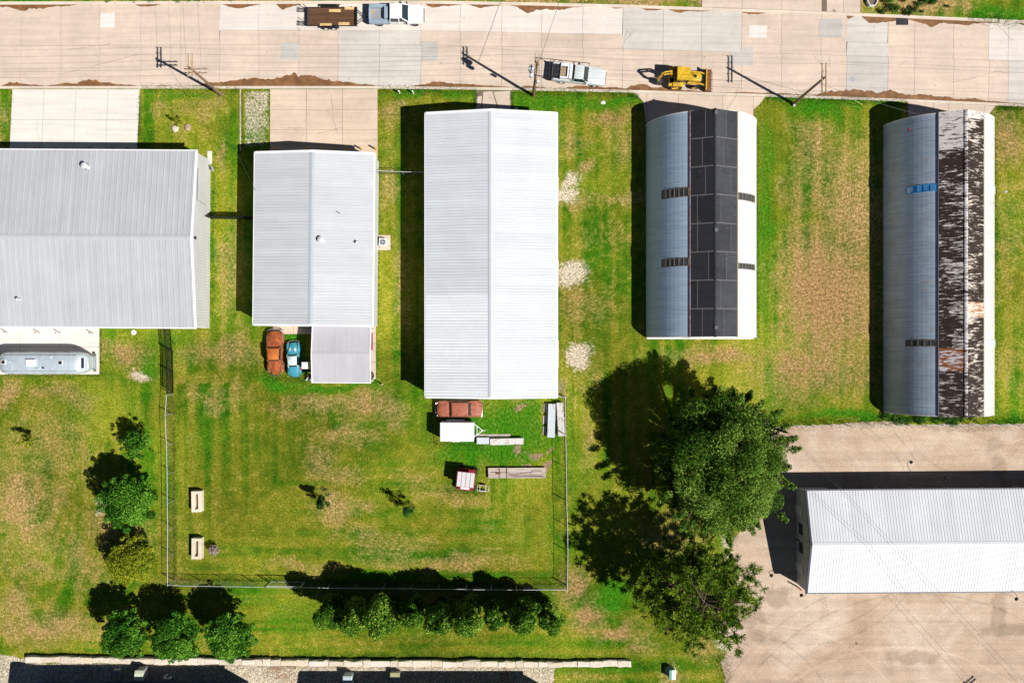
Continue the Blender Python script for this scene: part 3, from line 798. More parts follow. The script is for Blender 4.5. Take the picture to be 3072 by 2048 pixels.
# long zinc shop at the west edge
b1 = metal_building('metal_shop', 'long grey standing-seam metal shop with concrete drive and camper pad', (-50.6, 10.95), R(-0.35), 34.2, 9.25, 4.0, 5.2, 0.61, 0.61, 0.05, 0.024,
    (M['roof_b1'], M['wall_white'], M['trim_white'], M['roof_b1']))
for x in (-14.8+k*4.1 for k in range(8)): rollup_door(b1, (x, 9.25), 3.0, 3.2, 'x', 1)
for x in (-6.5, -1.2, 3.4): rollup_door(b1, (x, -9.25), 2.6, 3.0, 'x', -1)
MB().box((17.11, 0.1, 4.35), (.12, .3, .35)).build('wall_vent', M['black'], b1)
MB().tube([(17.1, 7.6, 3.7), (17.12, 4.2, 3.95), (17.14, 4.0, 1.6)], .02).build('conduit', M['black'], b1)
for (px, py) in ((628, 980), (305, 979)):
    x, y = W(px, py)
    MB().bx(x+50.6-.05, x+50.6+.05, y-10.95-.05, y-10.95+.05, 0.0, 3.8).build('downspout', M['trim_white'], b1)
# middle shop
b2 = metal_building('metal_shop', 'pale grey metal shop with carport behind and yellow bollards in front', (-21.05, 10.85), R(90-0.55), 18.35, 6.2, 4.0, 4.95, 0.914, 0.305, 0.034, 0.024,
    (M['roof_b2'], M['wall_white'], M['trim_white'], M['trim_blue']))
for yy in (-3.6, .6, 4.0): rollup_door(b2, (9.17, yy), 2.6, 3.2, 'y', 1)
rollup_door(b2, (-9.17, 2.2), 2.6, 2.8, 'y', -1)
# tall white shop
b3 = metal_building('metal_shop', 'tall narrow white metal shop with fenced back yard', (-2.2, 9.15), R(90), 30.2, 6.85, 4.0, 5.25, 0.914, 0.305, 0.042, 0.024,
    (M['roof_b3'], M['wall_white'], M['trim_white'], M['roof_b3']), newer=(1, lambda x: x < -4.2, M['roof_b3_new']))
for py in (574, 819, 1060):
    rollup_door(b3, (W(0, py)[1]-9.15, -6.87), 2.9, 3.0, 'x', -1)
rollup_door(b3, (15.08, -1.5), 2.4, 2.4, 'y', 1)
# open-bay storage building on the gravel
b4 = metal_building('storage_building', 'long white metal storage building with open bays on the gravel yard', (51.3, -21.3), R(0.45), 39.6, 5.35, 3.15, 4.6, 0.914, 0.305, 0.026, 0.02,
    (M['roof_b4'], M['wall_grey'], M['trim_dark'], M['roof_b4']), wall_skip=('n',), side_mats=None)
for k in range(10):
    x = -19.0 + k*2.83*1.37
    MB().bx(x, x+.14, -1.0, 5.28, 0, 3.0).build('bay_partition', M['wall_grey'], b4)
MB().bx(-19.6, 19.6, -1.1, -1.0, 0, 3.9).build('back_wall', M['wall_grey'], b4)
MB().bx(-19.6, -16.6, 5.22, 5.3, 0, 3.05).build('wall', M['wall_grey'], b4)
for yy in (-3.4, 2.9):
    MB().bx(-19.80, -19.76, yy-.5, yy+.5, 0, 2.1).build('door', M['door_metal'], b4)
for yy in (-1.0, 1.0):
    MB().bx(-19.80, -19.77, yy-.6, yy+.6, 1.0, 2.1).build('window', M['glass'], b4)
# two buildings along the south edge, mostly outside the picture
x0, x1, yb = W(122, 0)[0], W(752, 0)[0], W(0, 2037)[1]
b5 = metal_building('metal_shop', 'slate blue metal shop south of the limestone wall with condensers at its back wall', ((x0+x1)/2, yb-6.0), 0, x1-x0, 6.0, 3.7, 4.7, 0.914, 0.305, 0.03, 0.03,
    (M['wall_grey'], M['wall_blue'], M['trim_dark'], M['wall_grey']), z=0.5)
x0, x1, yb = W(985, 0)[0], W(1648, 0)[0], W(0, 2058)[1]
b6 = metal_building('metal_shop', 'grey metal shop south of the limestone wall behind the pale utility cabinet', ((x0+x1)/2, yb-6.0), 0, x1-x0, 6.0, 3.95, 4.9, 0.914, 0.305, 0.03, 0.03,
    (M['wall_grey'], M['wall_grey'], M['trim_white'], M['wall_grey']), z=0.5)

# carport behind the middle shop
cp = thing('carport', 'grey gabled metal carport attached behind the pale grey shop', 'carport', (-18.4, -1.38, 0), R(-0.4)); cp.scale = (1, 1, .87)
for side in (1, -1):
    me = panel_mesh('roof_panel', 0.62, 0.21, 0.022, 0.022, 2.98, 0.04, 3.45, 3.0, side, M['roof_cp'])
    for k in range(10): inst('roof_panel', me, cp, (-3.15+k*.625, 0, 0))
MB().loft([[(x,-.22,3.47),(x,0,3.51),(x,.22,3.47),(x,.22,3.455),(x,0,3.495),(x,-.22,3.455)] for x in (-3.16,3.12)]).build('ridge_cap', M['roof_cp'], cp)
for gx_ in (-3.2, 3.12):
    for sd in (1, -1):
        mb = MB().loft([[(gx_,y,zt-.14),(gx_+.1,y,zt-.14),(gx_+.1,y,zt+.04),(gx_,y,zt+.04)] for y, zt in ((0,3.47),(sd*3.05,3.02))])
        if sd > 0: mb.f = [f[::-1] for f in mb.f]
        mb.build('rake_trim', M['trim_white'], cp)
for y in (-3.03,): MB().bx(-3.2,3.2,y-.09,y,2.88,3.02).build('eave_trim', M['trim_white'], cp)
for x in (-3.05, 0, 3.0):
    for y in (-2.9, 2.7): MB().bx(x-.06,x+.06,y-.06,y+.06,0,3.0).build('post', M['trim_white'], cp)

# ------------------------------------------------------------------ quonset sheds
def quonset_metal(name, top, low, rust=0.0):
    m, nt, nodes, links, b = new_mat(name)
    oi = nodes.new('ShaderNodeObjectInfo')
    p = coords(nodes, links, 'World', (0.28, 5.0, 0.28)); w = coords(nodes, links, 'World')
    a = tex_noise(nodes, links, p, 1.0, 6, 0.7); a2 = tex_noise(nodes, links, w, 0.5, 5, 0.6); f = tex_noise(nodes, links, coords(nodes, links, 'World', (0.8, 14.0, 0.8)), 1.0, 4, 0.7)
    c = ramp(nodes, links, a, [(0.25, low), (0.6, top)])
    c = mixc(nodes, links, 1.0, c, ramp(nodes, links, oi.outputs['Random'], [(0, 0.98), (1, 1.02)]), 'MULTIPLY')
    c = mixc(nodes, links, 1.0, c, ramp(nodes, links, f, [(0.3, 0.86), (0.6, 1.0)]), 'MULTIPLY')
    if rust:
        k = math_(nodes, links, 'ADD', math_(nodes, links, 'MULTIPLY', a, 0.55), math_(nodes, links, 'MULTIPLY', a2, 0.45))
        c = mixc(nodes, links, ramp(nodes, links, k, [(0.52, 0.0), (0.66, rust)]), c, (0.21, 0.13, 0.10))
    links.new(c, b.inputs['Base Color']); b.inputs['Roughness'].default_value = 0.45; b.inputs['Metallic'].default_value = 0.15
    b.inputs['Specular IOR Level'].default_value = 0.4
    return m
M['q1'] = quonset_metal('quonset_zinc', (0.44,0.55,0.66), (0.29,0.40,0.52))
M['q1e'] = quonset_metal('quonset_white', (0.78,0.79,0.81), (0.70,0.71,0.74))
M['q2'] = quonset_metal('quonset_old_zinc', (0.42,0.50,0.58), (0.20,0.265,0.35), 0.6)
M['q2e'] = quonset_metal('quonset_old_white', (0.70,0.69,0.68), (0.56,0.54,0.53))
M['asphalt_roll'] = concrete('roll_roofing', (0.028,0.029,0.035), 0.2, rand=0.14, fine=0.35)
M['asphalt_roll_e'] = concrete('roll_roofing_east', (0.052,0.054,0.062), 0.25, rand=0.16, fine=0.45)  # lighter, more mottled copy of the roll roofing for the east slope
M['tar_seam'] = plain('seam_grey', (0.13,0.125,0.125), 0.9)
def peeling(name, cover, base, rust, bias):
    m, nt, nodes, links, b = new_mat(name)
    w = coords(nodes, links, 'World', (0.7, 4.2, 0.7)); w2 = coords(nodes, links, 'World', (1.5, 10.0, 1.5)); p = coords(nodes, links, 'World')
    a = tex_noise(nodes, links, w, 1.0, 7, 0.68, 0.7); d = tex_noise(nodes, links, w2, 1.0, 5, 0.7, 0.5); g = tex_noise(nodes, links, p, 0.35, 4)
    k = math_(nodes, links, 'ADD', math_(nodes, links, 'MULTIPLY', a, 0.6), math_(nodes, links, 'MULTIPLY', d, 0.4))
    k = math_(nodes, links, 'ADD', k, math_(nodes, links, 'MULTIPLY', math_(nodes, links, 'SUBTRACT', g, 0.5), 0.3))
    under = mixc(nodes, links, ramp(nodes, links, d, [(0.34, 0.0), (0.55, 1.0)]), rust, base)
    cov = ramp(nodes, links, d, [(0.3, tuple(x*0.5 for x in cover)), (0.7, tuple(x*1.7 for x in cover))])
    c = mixc(nodes, links, ramp(nodes, links, k, [(bias, 0.0), (bias+0.035, 1.0)]), cov, under)
    links.new(c, b.inputs['Base Color']); b.inputs['Roughness'].default_value = 0.8; b.inputs['Specular IOR Level'].default_value = 0.15
    bump(nodes, links, b, k, 0.5, 0.03)
    return m
M['peel'] = peeling('peeling_tar', (0.032,0.020,0.016), (0.66,0.62,0.59), (0.24,0.13,0.08), 0.538)
M['peel_e'] = peeling('peeling_tar_ridge', (0.034,0.022,0.018), (0.62,0.56,0.49), (0.34,0.21,0.13), 0.54)
M['peel_bare'] = peeling('stripped_sheet', (0.03,0.024,0.022), (0.66,0.62,0.60), (0.50,0.38,0.29), 0.44)
M['rust_sheet'] = peeling('rusted_sheet', (0.22,0.075,0.028), (0.60,0.60,0.64), (0.30,0.13,0.06), 0.52)
M['rust_patch'] = peeling('rusted_patch', (0.36,0.19,0.10), (0.66,0.58,0.50), (0.42,0.27,0.16), 0.47)

def arc_sheet(name, Rr, a0, a1, w, mat, amp=0.006, pitch=0.2, lift=0.0, na=8):
    n = max(2, int(round(w/pitch))*2)
    V = []; F = []
    for j in range(n+1):
        y = w*j/n; d = amp*(1 if j % 2 else -1)
        for i in range(na+1):
            a = a0 + (a1-a0)*i/na; r = Rr + d + lift
            V.append((r*math.cos(a), y, max(0.0, r*math.sin(a))))
    for j in range(n):
        for i in range(na):
            q = (j*(na+1)+i, j*(na+1)+i+1, (j+1)*(na+1)+i+1, (j+1)*(na+1)+i)
            F.append(q if a1 < a0 else q[::-1])
    return MB().add(V, F).mesh(name, mat)
def quonset(name, label, cx, y0, y1, Rr, capw, cap_z, mats, sheet_w=0.8):
    L = y1-y0
    t = thing(name, label, 'shed', (cx, y0, 0))
    xl, xr = -capw[0], capw[1]
    aL = math.acos(xl/Rr); aR = math.acos(xr/Rr); aS = R(145); aS2 = R(35)
    n = round(L/sheet_w); w = L/n
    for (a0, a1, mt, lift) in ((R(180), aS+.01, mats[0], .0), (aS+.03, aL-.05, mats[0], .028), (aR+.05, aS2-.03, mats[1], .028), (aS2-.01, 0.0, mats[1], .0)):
        me = arc_sheet('roof_sheet', Rr, a0, a1, w+0.02, mt, lift=lift)
        for k in range(n): inst('roof_sheet', me, t, (0, k*w, 0))
    # end walls
    for yy, nm in ((0.05, 1), (L-.05, -1)):
        pts = [(Rr*.985*math.cos(R(a)), Rr*.985*math.sin(R(a))) for a in range(180, -1, -6)]
        k = [i for i, p in enumerate(pts)]
        ring0 = [(x, yy-.04, z) for x, z in pts]; ring1 = [(x, yy+.04, z) for x, z in pts]
        pk = len(pts)//2
        MB().loft([ring0, ring1]).build('end_wall', mats[2], t)
        dr = MB(); o = -.1 if yy < 1 else .1
        dr.bx(-1.9, 1.9, yy+min(o, 0)*.9, yy+max(o, 0)*.9, 0.02, 3.2); dr.build('sliding_door', M['door_metal'], t)
        # arch trim
        tr = MB(); rr = []
        for a in range(180, -1, -5):
            c_, s_ = math.cos(R(a)), math.sin(R(a))
            rr.append([((Rr-.1)*c_, yy-.06, (Rr-.1)*s_), ((Rr-.1)*c_, yy+.06, (Rr-.1)*s_), ((Rr+.05)*c_, yy+.06, (Rr+.05)*s_), ((Rr+.05)*c_, yy-.06, (Rr+.05)*s_)])
        tr.loft(rr).build('arch_trim', mats[2], t)
    MB().bx(-Rr*.99, Rr*.99, -.18, 0.01, -.05, .12).build('sill', M['white_conc'], t)
    return t, L, aL, aR
def cap_geom(capw, Rr, cap_z):
    zl = math.sqrt(Rr*Rr-capw[0]**2)+.05; zr = math.sqrt(Rr*Rr-capw[1]**2)+.05
    return zl, zr
def cap_board(name, x0, z0, x1, z1, y0, y1, mat, parent, th=0.05, lift=0.0):
    d = Vector((x1-x0, 0, z1-z0)).normalized(); nrm = Vector((-d.z, 0, d.x))
    if nrm.z < 0: nrm = -nrm
    a = Vector((x0,0,z0)) + nrm*lift; b = Vector((x1,0,z1)) + nrm*lift
    up = nrm*th
    ring = lambda y: [(a.x,y,a.z),(b.x,y,b.z),(b.x+up.x,y,b.z+up.z),(a.x+up.x,y,a.z+up.z)]
    mb = MB().loft([ring(y0), ring(y1)])
    return mb.build(name, mat, parent)
def skylight(parent, Rr, a0, a1, y0, y1, n, fm, pm):
    sk = MB()
    def seg(ya, yb, aa, ab, lift, th):
        rings = []
        for i in range(4):
            a = aa+(ab-aa)*i/3; c_, s_ = math.cos(a), math.sin(a)
            rings.append([((Rr+lift)*c_, ya, (Rr+lift)*s_), ((Rr+lift)*c_, yb, (Rr+lift)*s_), ((Rr+lift+th)*c_, yb, (Rr+lift+th)*s_), ((Rr+lift+th)*c_, ya, (Rr+lift+th)*s_)])
        return rings
    sk.loft(seg(y0-.07, y0, a0, a1, .02, .09)).loft(seg(y1, y1+.07, a0, a1, .02, .09))
    for k in range(n+1):
        a = a0+(a1-a0)*k/n; da = 0.009*(1 if a1 > a0 else -1)
        sk.loft(seg(y0, y1, a-da, a+da, .02, .085))
    f = sk.build('skylight', fm, parent)
    for k in range(n):
        aa = a0+(a1-a0)*(k+.06)/n; ab = a0+(a1-a0)*(k+.94)/n
        MB().loft(seg(y0+.01, y1-.01, aa, ab, .05, .012)).build('pane', pm[k % len(pm)] if isinstance(pm, list) else pm, f)

M['frame_dark'] = plain('skylight_frame', (0.16,0.13,0.10), 0.7)
M['pane_dark'] = plain('dusty_pane', (0.055,0.06,0.06), 0.25, 0, 0.5, 2)
M['pane_white'] = plain('white_translucent_sheet', (0.62,0.65,0.68), 0.4)
M['pane_blue'] = plain('blue_translucent_sheet', (0.06,0.27,0.55), 0.35, 0, 0.35, 1.2)
# first quonset, black roll roofing along its crown
q1y0, q1y1 = W(0, 1012)[1], W(0, 376)[1]
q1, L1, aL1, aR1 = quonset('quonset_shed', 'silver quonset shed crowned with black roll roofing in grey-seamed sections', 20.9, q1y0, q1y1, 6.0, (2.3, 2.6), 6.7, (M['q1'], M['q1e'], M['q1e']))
zl, zr = cap_geom((2.3, 2.6), 6.0, 6.7)
rows1 = 8; rl = L1/rows1
rr_ = random.Random(4)
for k in range(rows1):
    ya, yb = k*rl, (k+1)*rl
    for (xa, za, xb, zb, mt) in ((-2.35, zl-.02, 0.0, 6.62, M['asphalt_roll']), (2.65, zr-.02, 0.0, 6.62, M['asphalt_roll_e'])):
        t_ = rr_.choice([.3, .5, .62, .75]); xm = xa+(xb-xa)*t_; zm = za+(zb-za)*t_
        gp = .012*(1 if xb > xa else -1)
        cap_board('roofing_sheet', xa, za, xm-gp, zm, ya+.05, yb-.05, mt, q1)
        cap_board('roofing_sheet', xm+gp, zm, xb-gp*.2, zb, ya+.05, yb-.05, mt, q1)
        cap_board('seam_strip', xm-gp*2, zm, xm+gp*2, zm+(.02 if xb > xa else .0), ya+.05, yb-.05, M['tar_seam'], q1, .03, .028)
        if k: cap_board('seam_strip', xa, za, xb, zb, ya-.05, ya+.05, M['tar_seam'], q1, .045, .012)
for xa, za, sg in ((-2.35, zl, -1), (2.65, zr, 1)):
    MB().bx(xa-.06, xa+.06, 0, L1, za-.2, za+.07).build('edge_trim', rusty('edge_rust_%d' % sg, (0.20,0.16,0.17), (0.16,0.07,0.05), .5) if sg < 0 else plain('edge_olive', (0.30,0.28,0.16), .8), q1)
MB().loft([[(-.14,y,6.63),(0,y,6.70),(.14,y,6.63),(.12,y,6.60),(-.12,y,6.60)] for y in (0, L1)]).build('ridge_strip', M['asphalt_roll'], q1)
for py in (330, 688, 980):
    yy = W(0, py, 6.5)[1]-q1y0; yy = min(max(yy, .4), L1-.4)
    MB().bx(-.05, .28, yy-.25, yy+.12, 6.55, 6.76).build('ridge_block', M['tar_seam'], q1)
for py0, py1 in ((566, 590), (776, 797)):
    ya, yb = W(0, py1, 5)[1]-q1y0, W(0, py0, 5)[1]-q1y0
    skylight(q1, 6.0, R(144), aL1+.03, ya, yb, 6, M['frame_dark'], M['pane_dark'])
for py0, py1 in ((586, 604), (794, 808)):
    ya, yb = W(0, py1, 4)[1]-q1y0, W(0, py0, 4)[1]-q1y0
    skylight(q1, 6.0, R(34), aR1-.03, ya, yb, 6, M['frame_dark'], M['pane_dark'])
# second quonset, peeling and rusted crown
q2y0, q2y1 = W(0, 1236)[1], W(0, 378)[1]
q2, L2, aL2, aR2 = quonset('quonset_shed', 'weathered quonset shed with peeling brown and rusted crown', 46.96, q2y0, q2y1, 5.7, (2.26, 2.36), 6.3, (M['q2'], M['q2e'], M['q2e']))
zl, zr = cap_geom((2.26, 2.36), 5.7, 6.3)
n2 = 40; rl = L2/n2
for k in range(n2):
    ya, yb = k*rl, (k+1)*rl; pyc = 1024-27*((q2y0+(ya+yb)/2))/(1-6/90)
    for xa, za, xb, zb, west in ((-2.32, zl, -0.02, 6.3, True), (2.42, zr, 0.02, 6.3, False)):
        mt = M['peel'] if west else M['peel_e']
        if west and 1042 < pyc < 1112: mt = M['rust_sheet']
        elif west and pyc < 440 : mt = M['peel_bare']
        elif not west and 905 < pyc < 946: mt = M['rust_patch']
        elif not west and pyc < 365: mt = M['peel_bare']
        o = cap_board('roofing_sheet', xa, za, xb, zb, ya+.006, yb+.02, mt, q2, .035, .012*(k % 2))
MB().bx(-2.42, -2.36, 0, L2, zl-.22, zl+.05).build('edge_trim', plain('edge_navy', (0.07,0.06,0.09), .6), q2)
MB().bx(2.38, 2.5, 0, L2, zr-.2, zr+.07).build('edge_trim', plain('edge_pale', (0.55,0.56,0.45), .7), q2)
MB().loft([[(-.2,y,6.34),(-.06,y,6.41),(.1,y,6.40),(.12,y,6.30),(-.18,y,6.26)] for y in (0, L2)]).build('ridge_strip', peeling('ridge_dark', (0.05,0.035,0.035), (0.66,0.64,0.64), (0.3,0.2,0.16), 0.47), q2)
skylight(q2, 5.7, R(146), aL2+.03, W(0,574,4.6)[1]-q2y0, W(0,556,4.6)[1]-q2y0, 5, M['pane_blue'], [M['pane_white'], M['pane_blue'], M['pane_blue'], M['pane_blue'], M['pane_blue']])
skylight(q2, 5.7, R(146), aL2+.03, W(0,1037,4.6)[1]-q2y0, W(0,1021,4.6)[1]-q2y0, 5, M['frame_dark'], M['pane_dark'])
for py in (566, 1030):
    skylight(q2, 5.7, R(34), aR2-.03, W(0,py+9,4)[1]-q2y0, W(0,py-9,4)[1]-q2y0, 4, M['pane_white'], M['pane_white'])
vx, vy = W(2722, 390, 3.4); a_ = R(143)
MB().box((5.75*math.cos(a_), vy-q2y0, 5.75*math.sin(a_)), (.22,.22,.06), ry=-R(53)).build('red_patch', plain('red_patch', (0.62,0.03,0.10), .6), q2)
# ------------------------------------------------------------------ fences
def chain_fence(name, label, pts, h=1.83, spacing=3.0, mesh_pitch=0.10, gate=None):
    t = thing(name, label, 'fence', (*W(*pts[0]), 0))
    o = Vector((*W(*pts[0]), 0)); P = [Vector((*W(*p), 0)) - o for p in pts]
    post_m = MB().cyl((0,0,-.05),(0,0,h+.04),.032,n=8).ell((0,0,h+.04),(.04,.04,.03),8,3).mesh('post', M['galv'])
    big_m = MB().cyl((0,0,-.05),(0,0,h+.1),.045,n=8).ell((0,0,h+.1),(.055,.055,.04),8,3).mesh('post', M['galv'])
    for k, (a, b) in enumerate(zip(P[:-1], P[1:])):
        L = (b-a).length; n = max(1, round(L/spacing)); d = (b-a)/L
        for i in range(n + (1 if k == len(P)-2 else 0)):
            q = a + d*(L*i/n)
            inst('post', big_m if i in (0, n) else post_m, t, (q.x, q.y, 0))
        rail = MB()
        wob = [a + d*(L*i/n) + Vector((-d.y, d.x, 0))*rng.uniform(-.03,.03) for i in range(n+1)]
        rail.tube([tuple(w+Vector((0,0,h))) for w in wob], .026, 6).build('top_rail', M['galv_light'], t)
        ang = math.atan2(d.y, d.x)
        for i in range(n):
            q = a + d*(L*i/n); l = L/n
            wm = MB(); m = int((l+h)/mesh_pitch); r = .0017
            for j in range(m):
                for sg in (1, -1):
                    s0 = j*mesh_pitch - h; x0, z0, x1, z1 = s0, .04, s0+h, h
                    if x0 < 0: z0 += -x0; x0 = 0
                    if x1 > l: z1 -= (x1-l); x1 = l
                    if x1-x0 < .02: continue
                    if sg < 0: x0, x1 = l-x0, l-x1
                    wm.add([(x0-r,-r,z0),(x0+r,-r,z0),(x0,r,z0),(x1-r,-r,z1),(x1+r,-r,z1),(x1,r,z1)], [(0,1,4,3),(1,2,5,4),(2,0,3,5)])
            o2 = wm.build('wire_mesh', M['steel_dark'], t); o2.location = q; o2.rotation_euler = (0,0,ang)
    return t
chain_fence('chain_link_fence', 'chain-link fence running south from the black picket fence past the round tree', [(520,1182),(517,1240),(521,1330),(523,1500),(524,1739)])
chain_fence('chain_link_fence', 'chain-link fence along the hedge of leafy shrubs', [(525,1740),(760,1744),(912,1747),(1400,1752),(1698,1754)])
chain_fence('chain_link_fence', 'chain-link fence between the junk yard and the two big trees', [(1699,1753),(1700,1650),(1697,1500),(1694,1300),(1693,1190)])
chain_fence('chain_link_fence', 'short chain-link return tying the yard fence to the tall white shop', [(1692,1188),(1664,1183)], spacing=1.2)
chain_fence('chain_link_fence', 'chain-link fence between the pale grey shop and the tall white shop', [(1136,523),(1290,527)], spacing=2.4)
cg = thing('chain_link_gate', 'wide chain-link gate panel in the hedge-side fence with a dark end brace', 'gate', (*W(815,1744.5), 0), R(-1))
MB().tube([(0,.06,.1),(3.7,.06,.1)], .025).tube([(0,.06,1.75),(3.7,.06,1.75)], .03).tube([(0,.06,.1),(0,.06,1.8)], .03).tube([(3.7,.06,.1),(3.7,.06,1.8)], .03).tube([(1.9,.06,.1),(1.9,.06,1.75)], .02).build('gate_frame', M['galv_light'], cg)
MB().tube([(-.25,.0,0),(-.25,.0,1.95)], .06).tube([(-.25,.04,1.8),(.0,.06,1.7)], .03).build('brace', M['black'], cg)

def picket_fence(name, label, a, b, h=1.9, pitch=0.11, braces=0):
    A = Vector((*W(*a), 0)); B = Vector((*W(*b), 0)); L = (B-A).length
    t = thing(name, label, 'fence', A, math.atan2((B-A).y, (B-A).x))
    pm = MB().bx(-.018,.018,-.018,.018,.06,h).mesh('picket', M['black'])
    n = int(L/pitch)
    for k in range(n): inst('picket', pm, t, ((k+.5)*L/n, 0, 0))
    for z in (.18, h*.82, h-.04): MB().bx(0,L,-.024,.024,z-.025,z+.025).build('rail', M['black'], t)
    m = max(1, round(L/2.4))
    for k in range(m+1): MB().bx(L*k/m-.04,L*k/m+.04,-.04,.04,-.05,h+.08).build('post', M['black'], t)
    for k in range(braces): MB().tube([(L*(k+.1)/max(1,braces),.05,h-.1),(L*(k+.75)/max(1,braces),.35,.02)], .025).build('brace', M['black'], t)
    return t
picket_fence('picket_gate', 'black steel picket gate hung on the long grey shop corner', (512,984), (517,1050), braces=1)
picket_fence('picket_fence', 'black steel picket fence section ending at the chain-link fence', (519,1054), (521,1176), pitch=0.085)
picket_fence('picket_fence', 'black steel picket fence closing the gap between the two grey shops', (638,657), (798,658), pitch=0.075, braces=4)

# post and wire fence above the gravel yard
posts = [2372,2432,2486,2540,2608,2660,2715,2765,2815,2866,2905,2945,2992,3040,3085]
wf = thing('wire_fence', 'low post and wire fence between grass and gravel behind the weathered quonset', 'fence', (*W(2372,1274), 0))
o = Vector((*W(2372,1274), 0)); tops = []
for k, px in enumerate(posts):
    py = 1274 - (px-2372)*0.004 + (2 if k % 2 else 0)
    q = Vector((*W(px,py), 0)) - o
    MB().cyl((q.x,q.y,-.05),(q.x+rng.uniform(-.04,.04),q.y,1.25),.035,.03,8).build('post', M['steel_dark'], wf); tops.append(q)
for z in (.45, .85, 1.2): MB().tube([tuple(q+Vector((0,0,z))) for q in tops], .008, 4).build('wire_strand', M['galv_light'], wf)

# ------------------------------------------------------------------ utility poles and wires
def pole(label, px, py, h, arms, extras=None, lean=(0,0)):
    x, y = W(px, py)
    t = thing('utility_pole', label, 'utility pole', (x, y, 0))
    MB().tube([(0,0,-.3),(lean[0]*.5,lean[1]*.5,h*.5),(lean[0],lean[1],h+.25)], .17, 12, .11).build('shaft', M['pole_wood'], t)
    for (ang, z, L, off) in arms:
        c_, s_ = math.cos(R(ang)), math.sin(R(ang))
        for sd in (-1, 1):
            ox, oy = -s_*.19*sd, c_*.19*sd
            a = MB().box((lean[0]+ox+c_*off, lean[1]+oy+s_*off, z), (L, .09, .11), R(ang)).build('crossarm', M['arm_wood'], t)
        for u in (-.46, -.2, .2, .46):
            for sd in (-1, 1):
                ox, oy = -s_*.19*sd, c_*.19*sd
                bx_, by_ = lean[0]+ox+c_*(off+u*L), lean[1]+oy+s_*(off+u*L)
                MB().cyl((bx_,by_,z+.05),(bx_,by_,z+.22),.025,.02,8).cyl((bx_,by_,z+.14),(bx_,by_,z+.26),.055,.03,8).build('insulator', M['galv'], t)
        MB().tube([(lean[0]*.9,lean[1]*.9,z-.8),(lean[0]+c_*L*.3,lean[1]+s_*L*.3,z-.06)], .02, 6).build('brace', M['steel_dark'], t)
    return t
P1 = pole('utility pole with crossed double crossarms beside the white driveway', 666, 286, 9.1, [(90, 8.9, 2.3, .3), (0, 8.1, 2.3, .25)])
MB().cyl((-.5,.35,.0),(-.5,.35,1.0),.16,n=14).ell((-.5,.35,1.0),(.16,.16,.1),14,4).build('guard_marker', M['white_paint'], P1)
P2 = pole('utility pole carrying two grey transformer cans beside the silver pickup', 1600, 288, 9.9, [(90, 9.75, 2.0, -.1)], lean=(.12, .3))
for (dx, dy, z, r_, hh) in ((-.45,.05,8.3,.27,.95),(-.42,-.45,8.0,.2,.7),(.28,-.3,5.6,.14,.5)):
    tc = MB().cyl((dx,dy,z),(dx,dy,z+hh),r_,n=18).ell((dx,dy,z+hh),(r_,r_,.1),18,4).build('transformer', M['galv_light'], P2, True)
    MB().cyl((dx,dy,z+hh),(dx,dy,z+hh+.25),.05,.03,8).cyl((dx-.12,dy,z+hh),(dx-.12,dy,z+hh+.2),.04,.03,8).build('bushing', M['galv'], tc)
    MB().bx(min(0,dx),max(0,dx),dy-.03,dy+.03,z+.3,z+.42).build('bracket', M['steel_dark'], tc)
P3 = pole('utility pole with wide double crossarms near the manhole and quonset aprons', 2380, 312, 9.0, [(90, 8.85, 3.0, 0)])
MB().cyl((.0,-.25,.0),(.0,-.25,.35),.1,n=12).build('ground_marker', M['white_paint'], P3)
P5 = pole('utility pole rising out of the large leafy tree', 2279, 1270, 9.0, [])
P6 = pole('utility pole south of the gravel yard whose double crossarm throws a shadow', 3098, 2160, 9.6, [(40, 9.4, 2.2, 0)])
def wire(label, a, b, sag=0.5, r=.009, group='overhead wires'):
    a = Vector(a); b = Vector(b); n = 14
    pts = []
    for k in range(n+1):
        t_ = k/n; p = a.lerp(b, t_); p.z -= 4*sag*t_*(1-t_); pts.append(tuple(p - a))
    o = MB().tube(pts, r, 5).build('overhead_wire', M['wire']); o.location = a
    return tag(o, label, 'wire', group)
def arm_pt(px, py, ang, u, z, dz=.26, lean=(0,0), off=0, L=2.0, sd=1):
    x, y = W(px, py); c_, s_ = math.cos(R(ang)), math.sin(R(ang))
    return (x+lean[0]+c_*(off+u*L)-s_*.19*sd, y+lean[1]+s_*(off+u*L)+c_*.19*sd, z+dz)
p1 = lambda u: arm_pt(666,286,90,u,8.9,off=.3,L=2.3); p2 = lambda u: arm_pt(1600,288,90,u,9.75,off=-.1,L=2.0,lean=(.12,.3)); p3 = lambda u: arm_pt(2380,312,90,u,8.85,L=3.0)
for u in (-.46, -.2, .46):
    wire('overhead wire running west along the street from the pole with crossed crossarms', p1(u), (W(-700,0)[0], p1(u)[1]-.2, 9.1), .7, group='street wires going west')
    wire('overhead wire strung between the crossed-crossarm pole and the transformer pole', p1(u), p2(u), .9, group='street wires over the trailer')
    wire('overhead wire strung between the transformer pole and the wide-crossarm pole', p2(u), p3(u), .8, group='street wires over the backhoe')
for u in (-.46, .46):
    wire('overhead wire running east along the street from the wide-crossarm pole', p3(u), (W(3800,0)[0], p3(u)[1]-1.8, 9.0), .7, group='street wires going east')
x, y = W(666,286)
wire('service wire dropping from the crossed-crossarm pole to the pale grey shop', (x, y-.15, 7.6), (-27.2, 16.0, 4.15), .3, .014, 'service drops')
for dx in (-.6, .9):
    wire('overhead wire crossing the street northward from the crossed-crossarm pole', (x+dx, y+.2, 8.35), (x+dx-1.4, 48.0, 8.6), .3, .009, 'wires crossing the street')
x, y = W(1600,288)
wire('twisted service cable crossing the street from the transformer pole', (x+.1, y+.2, 7.9), (x+7.3, 49.0, 8.2), .35, .02, 'service drops')
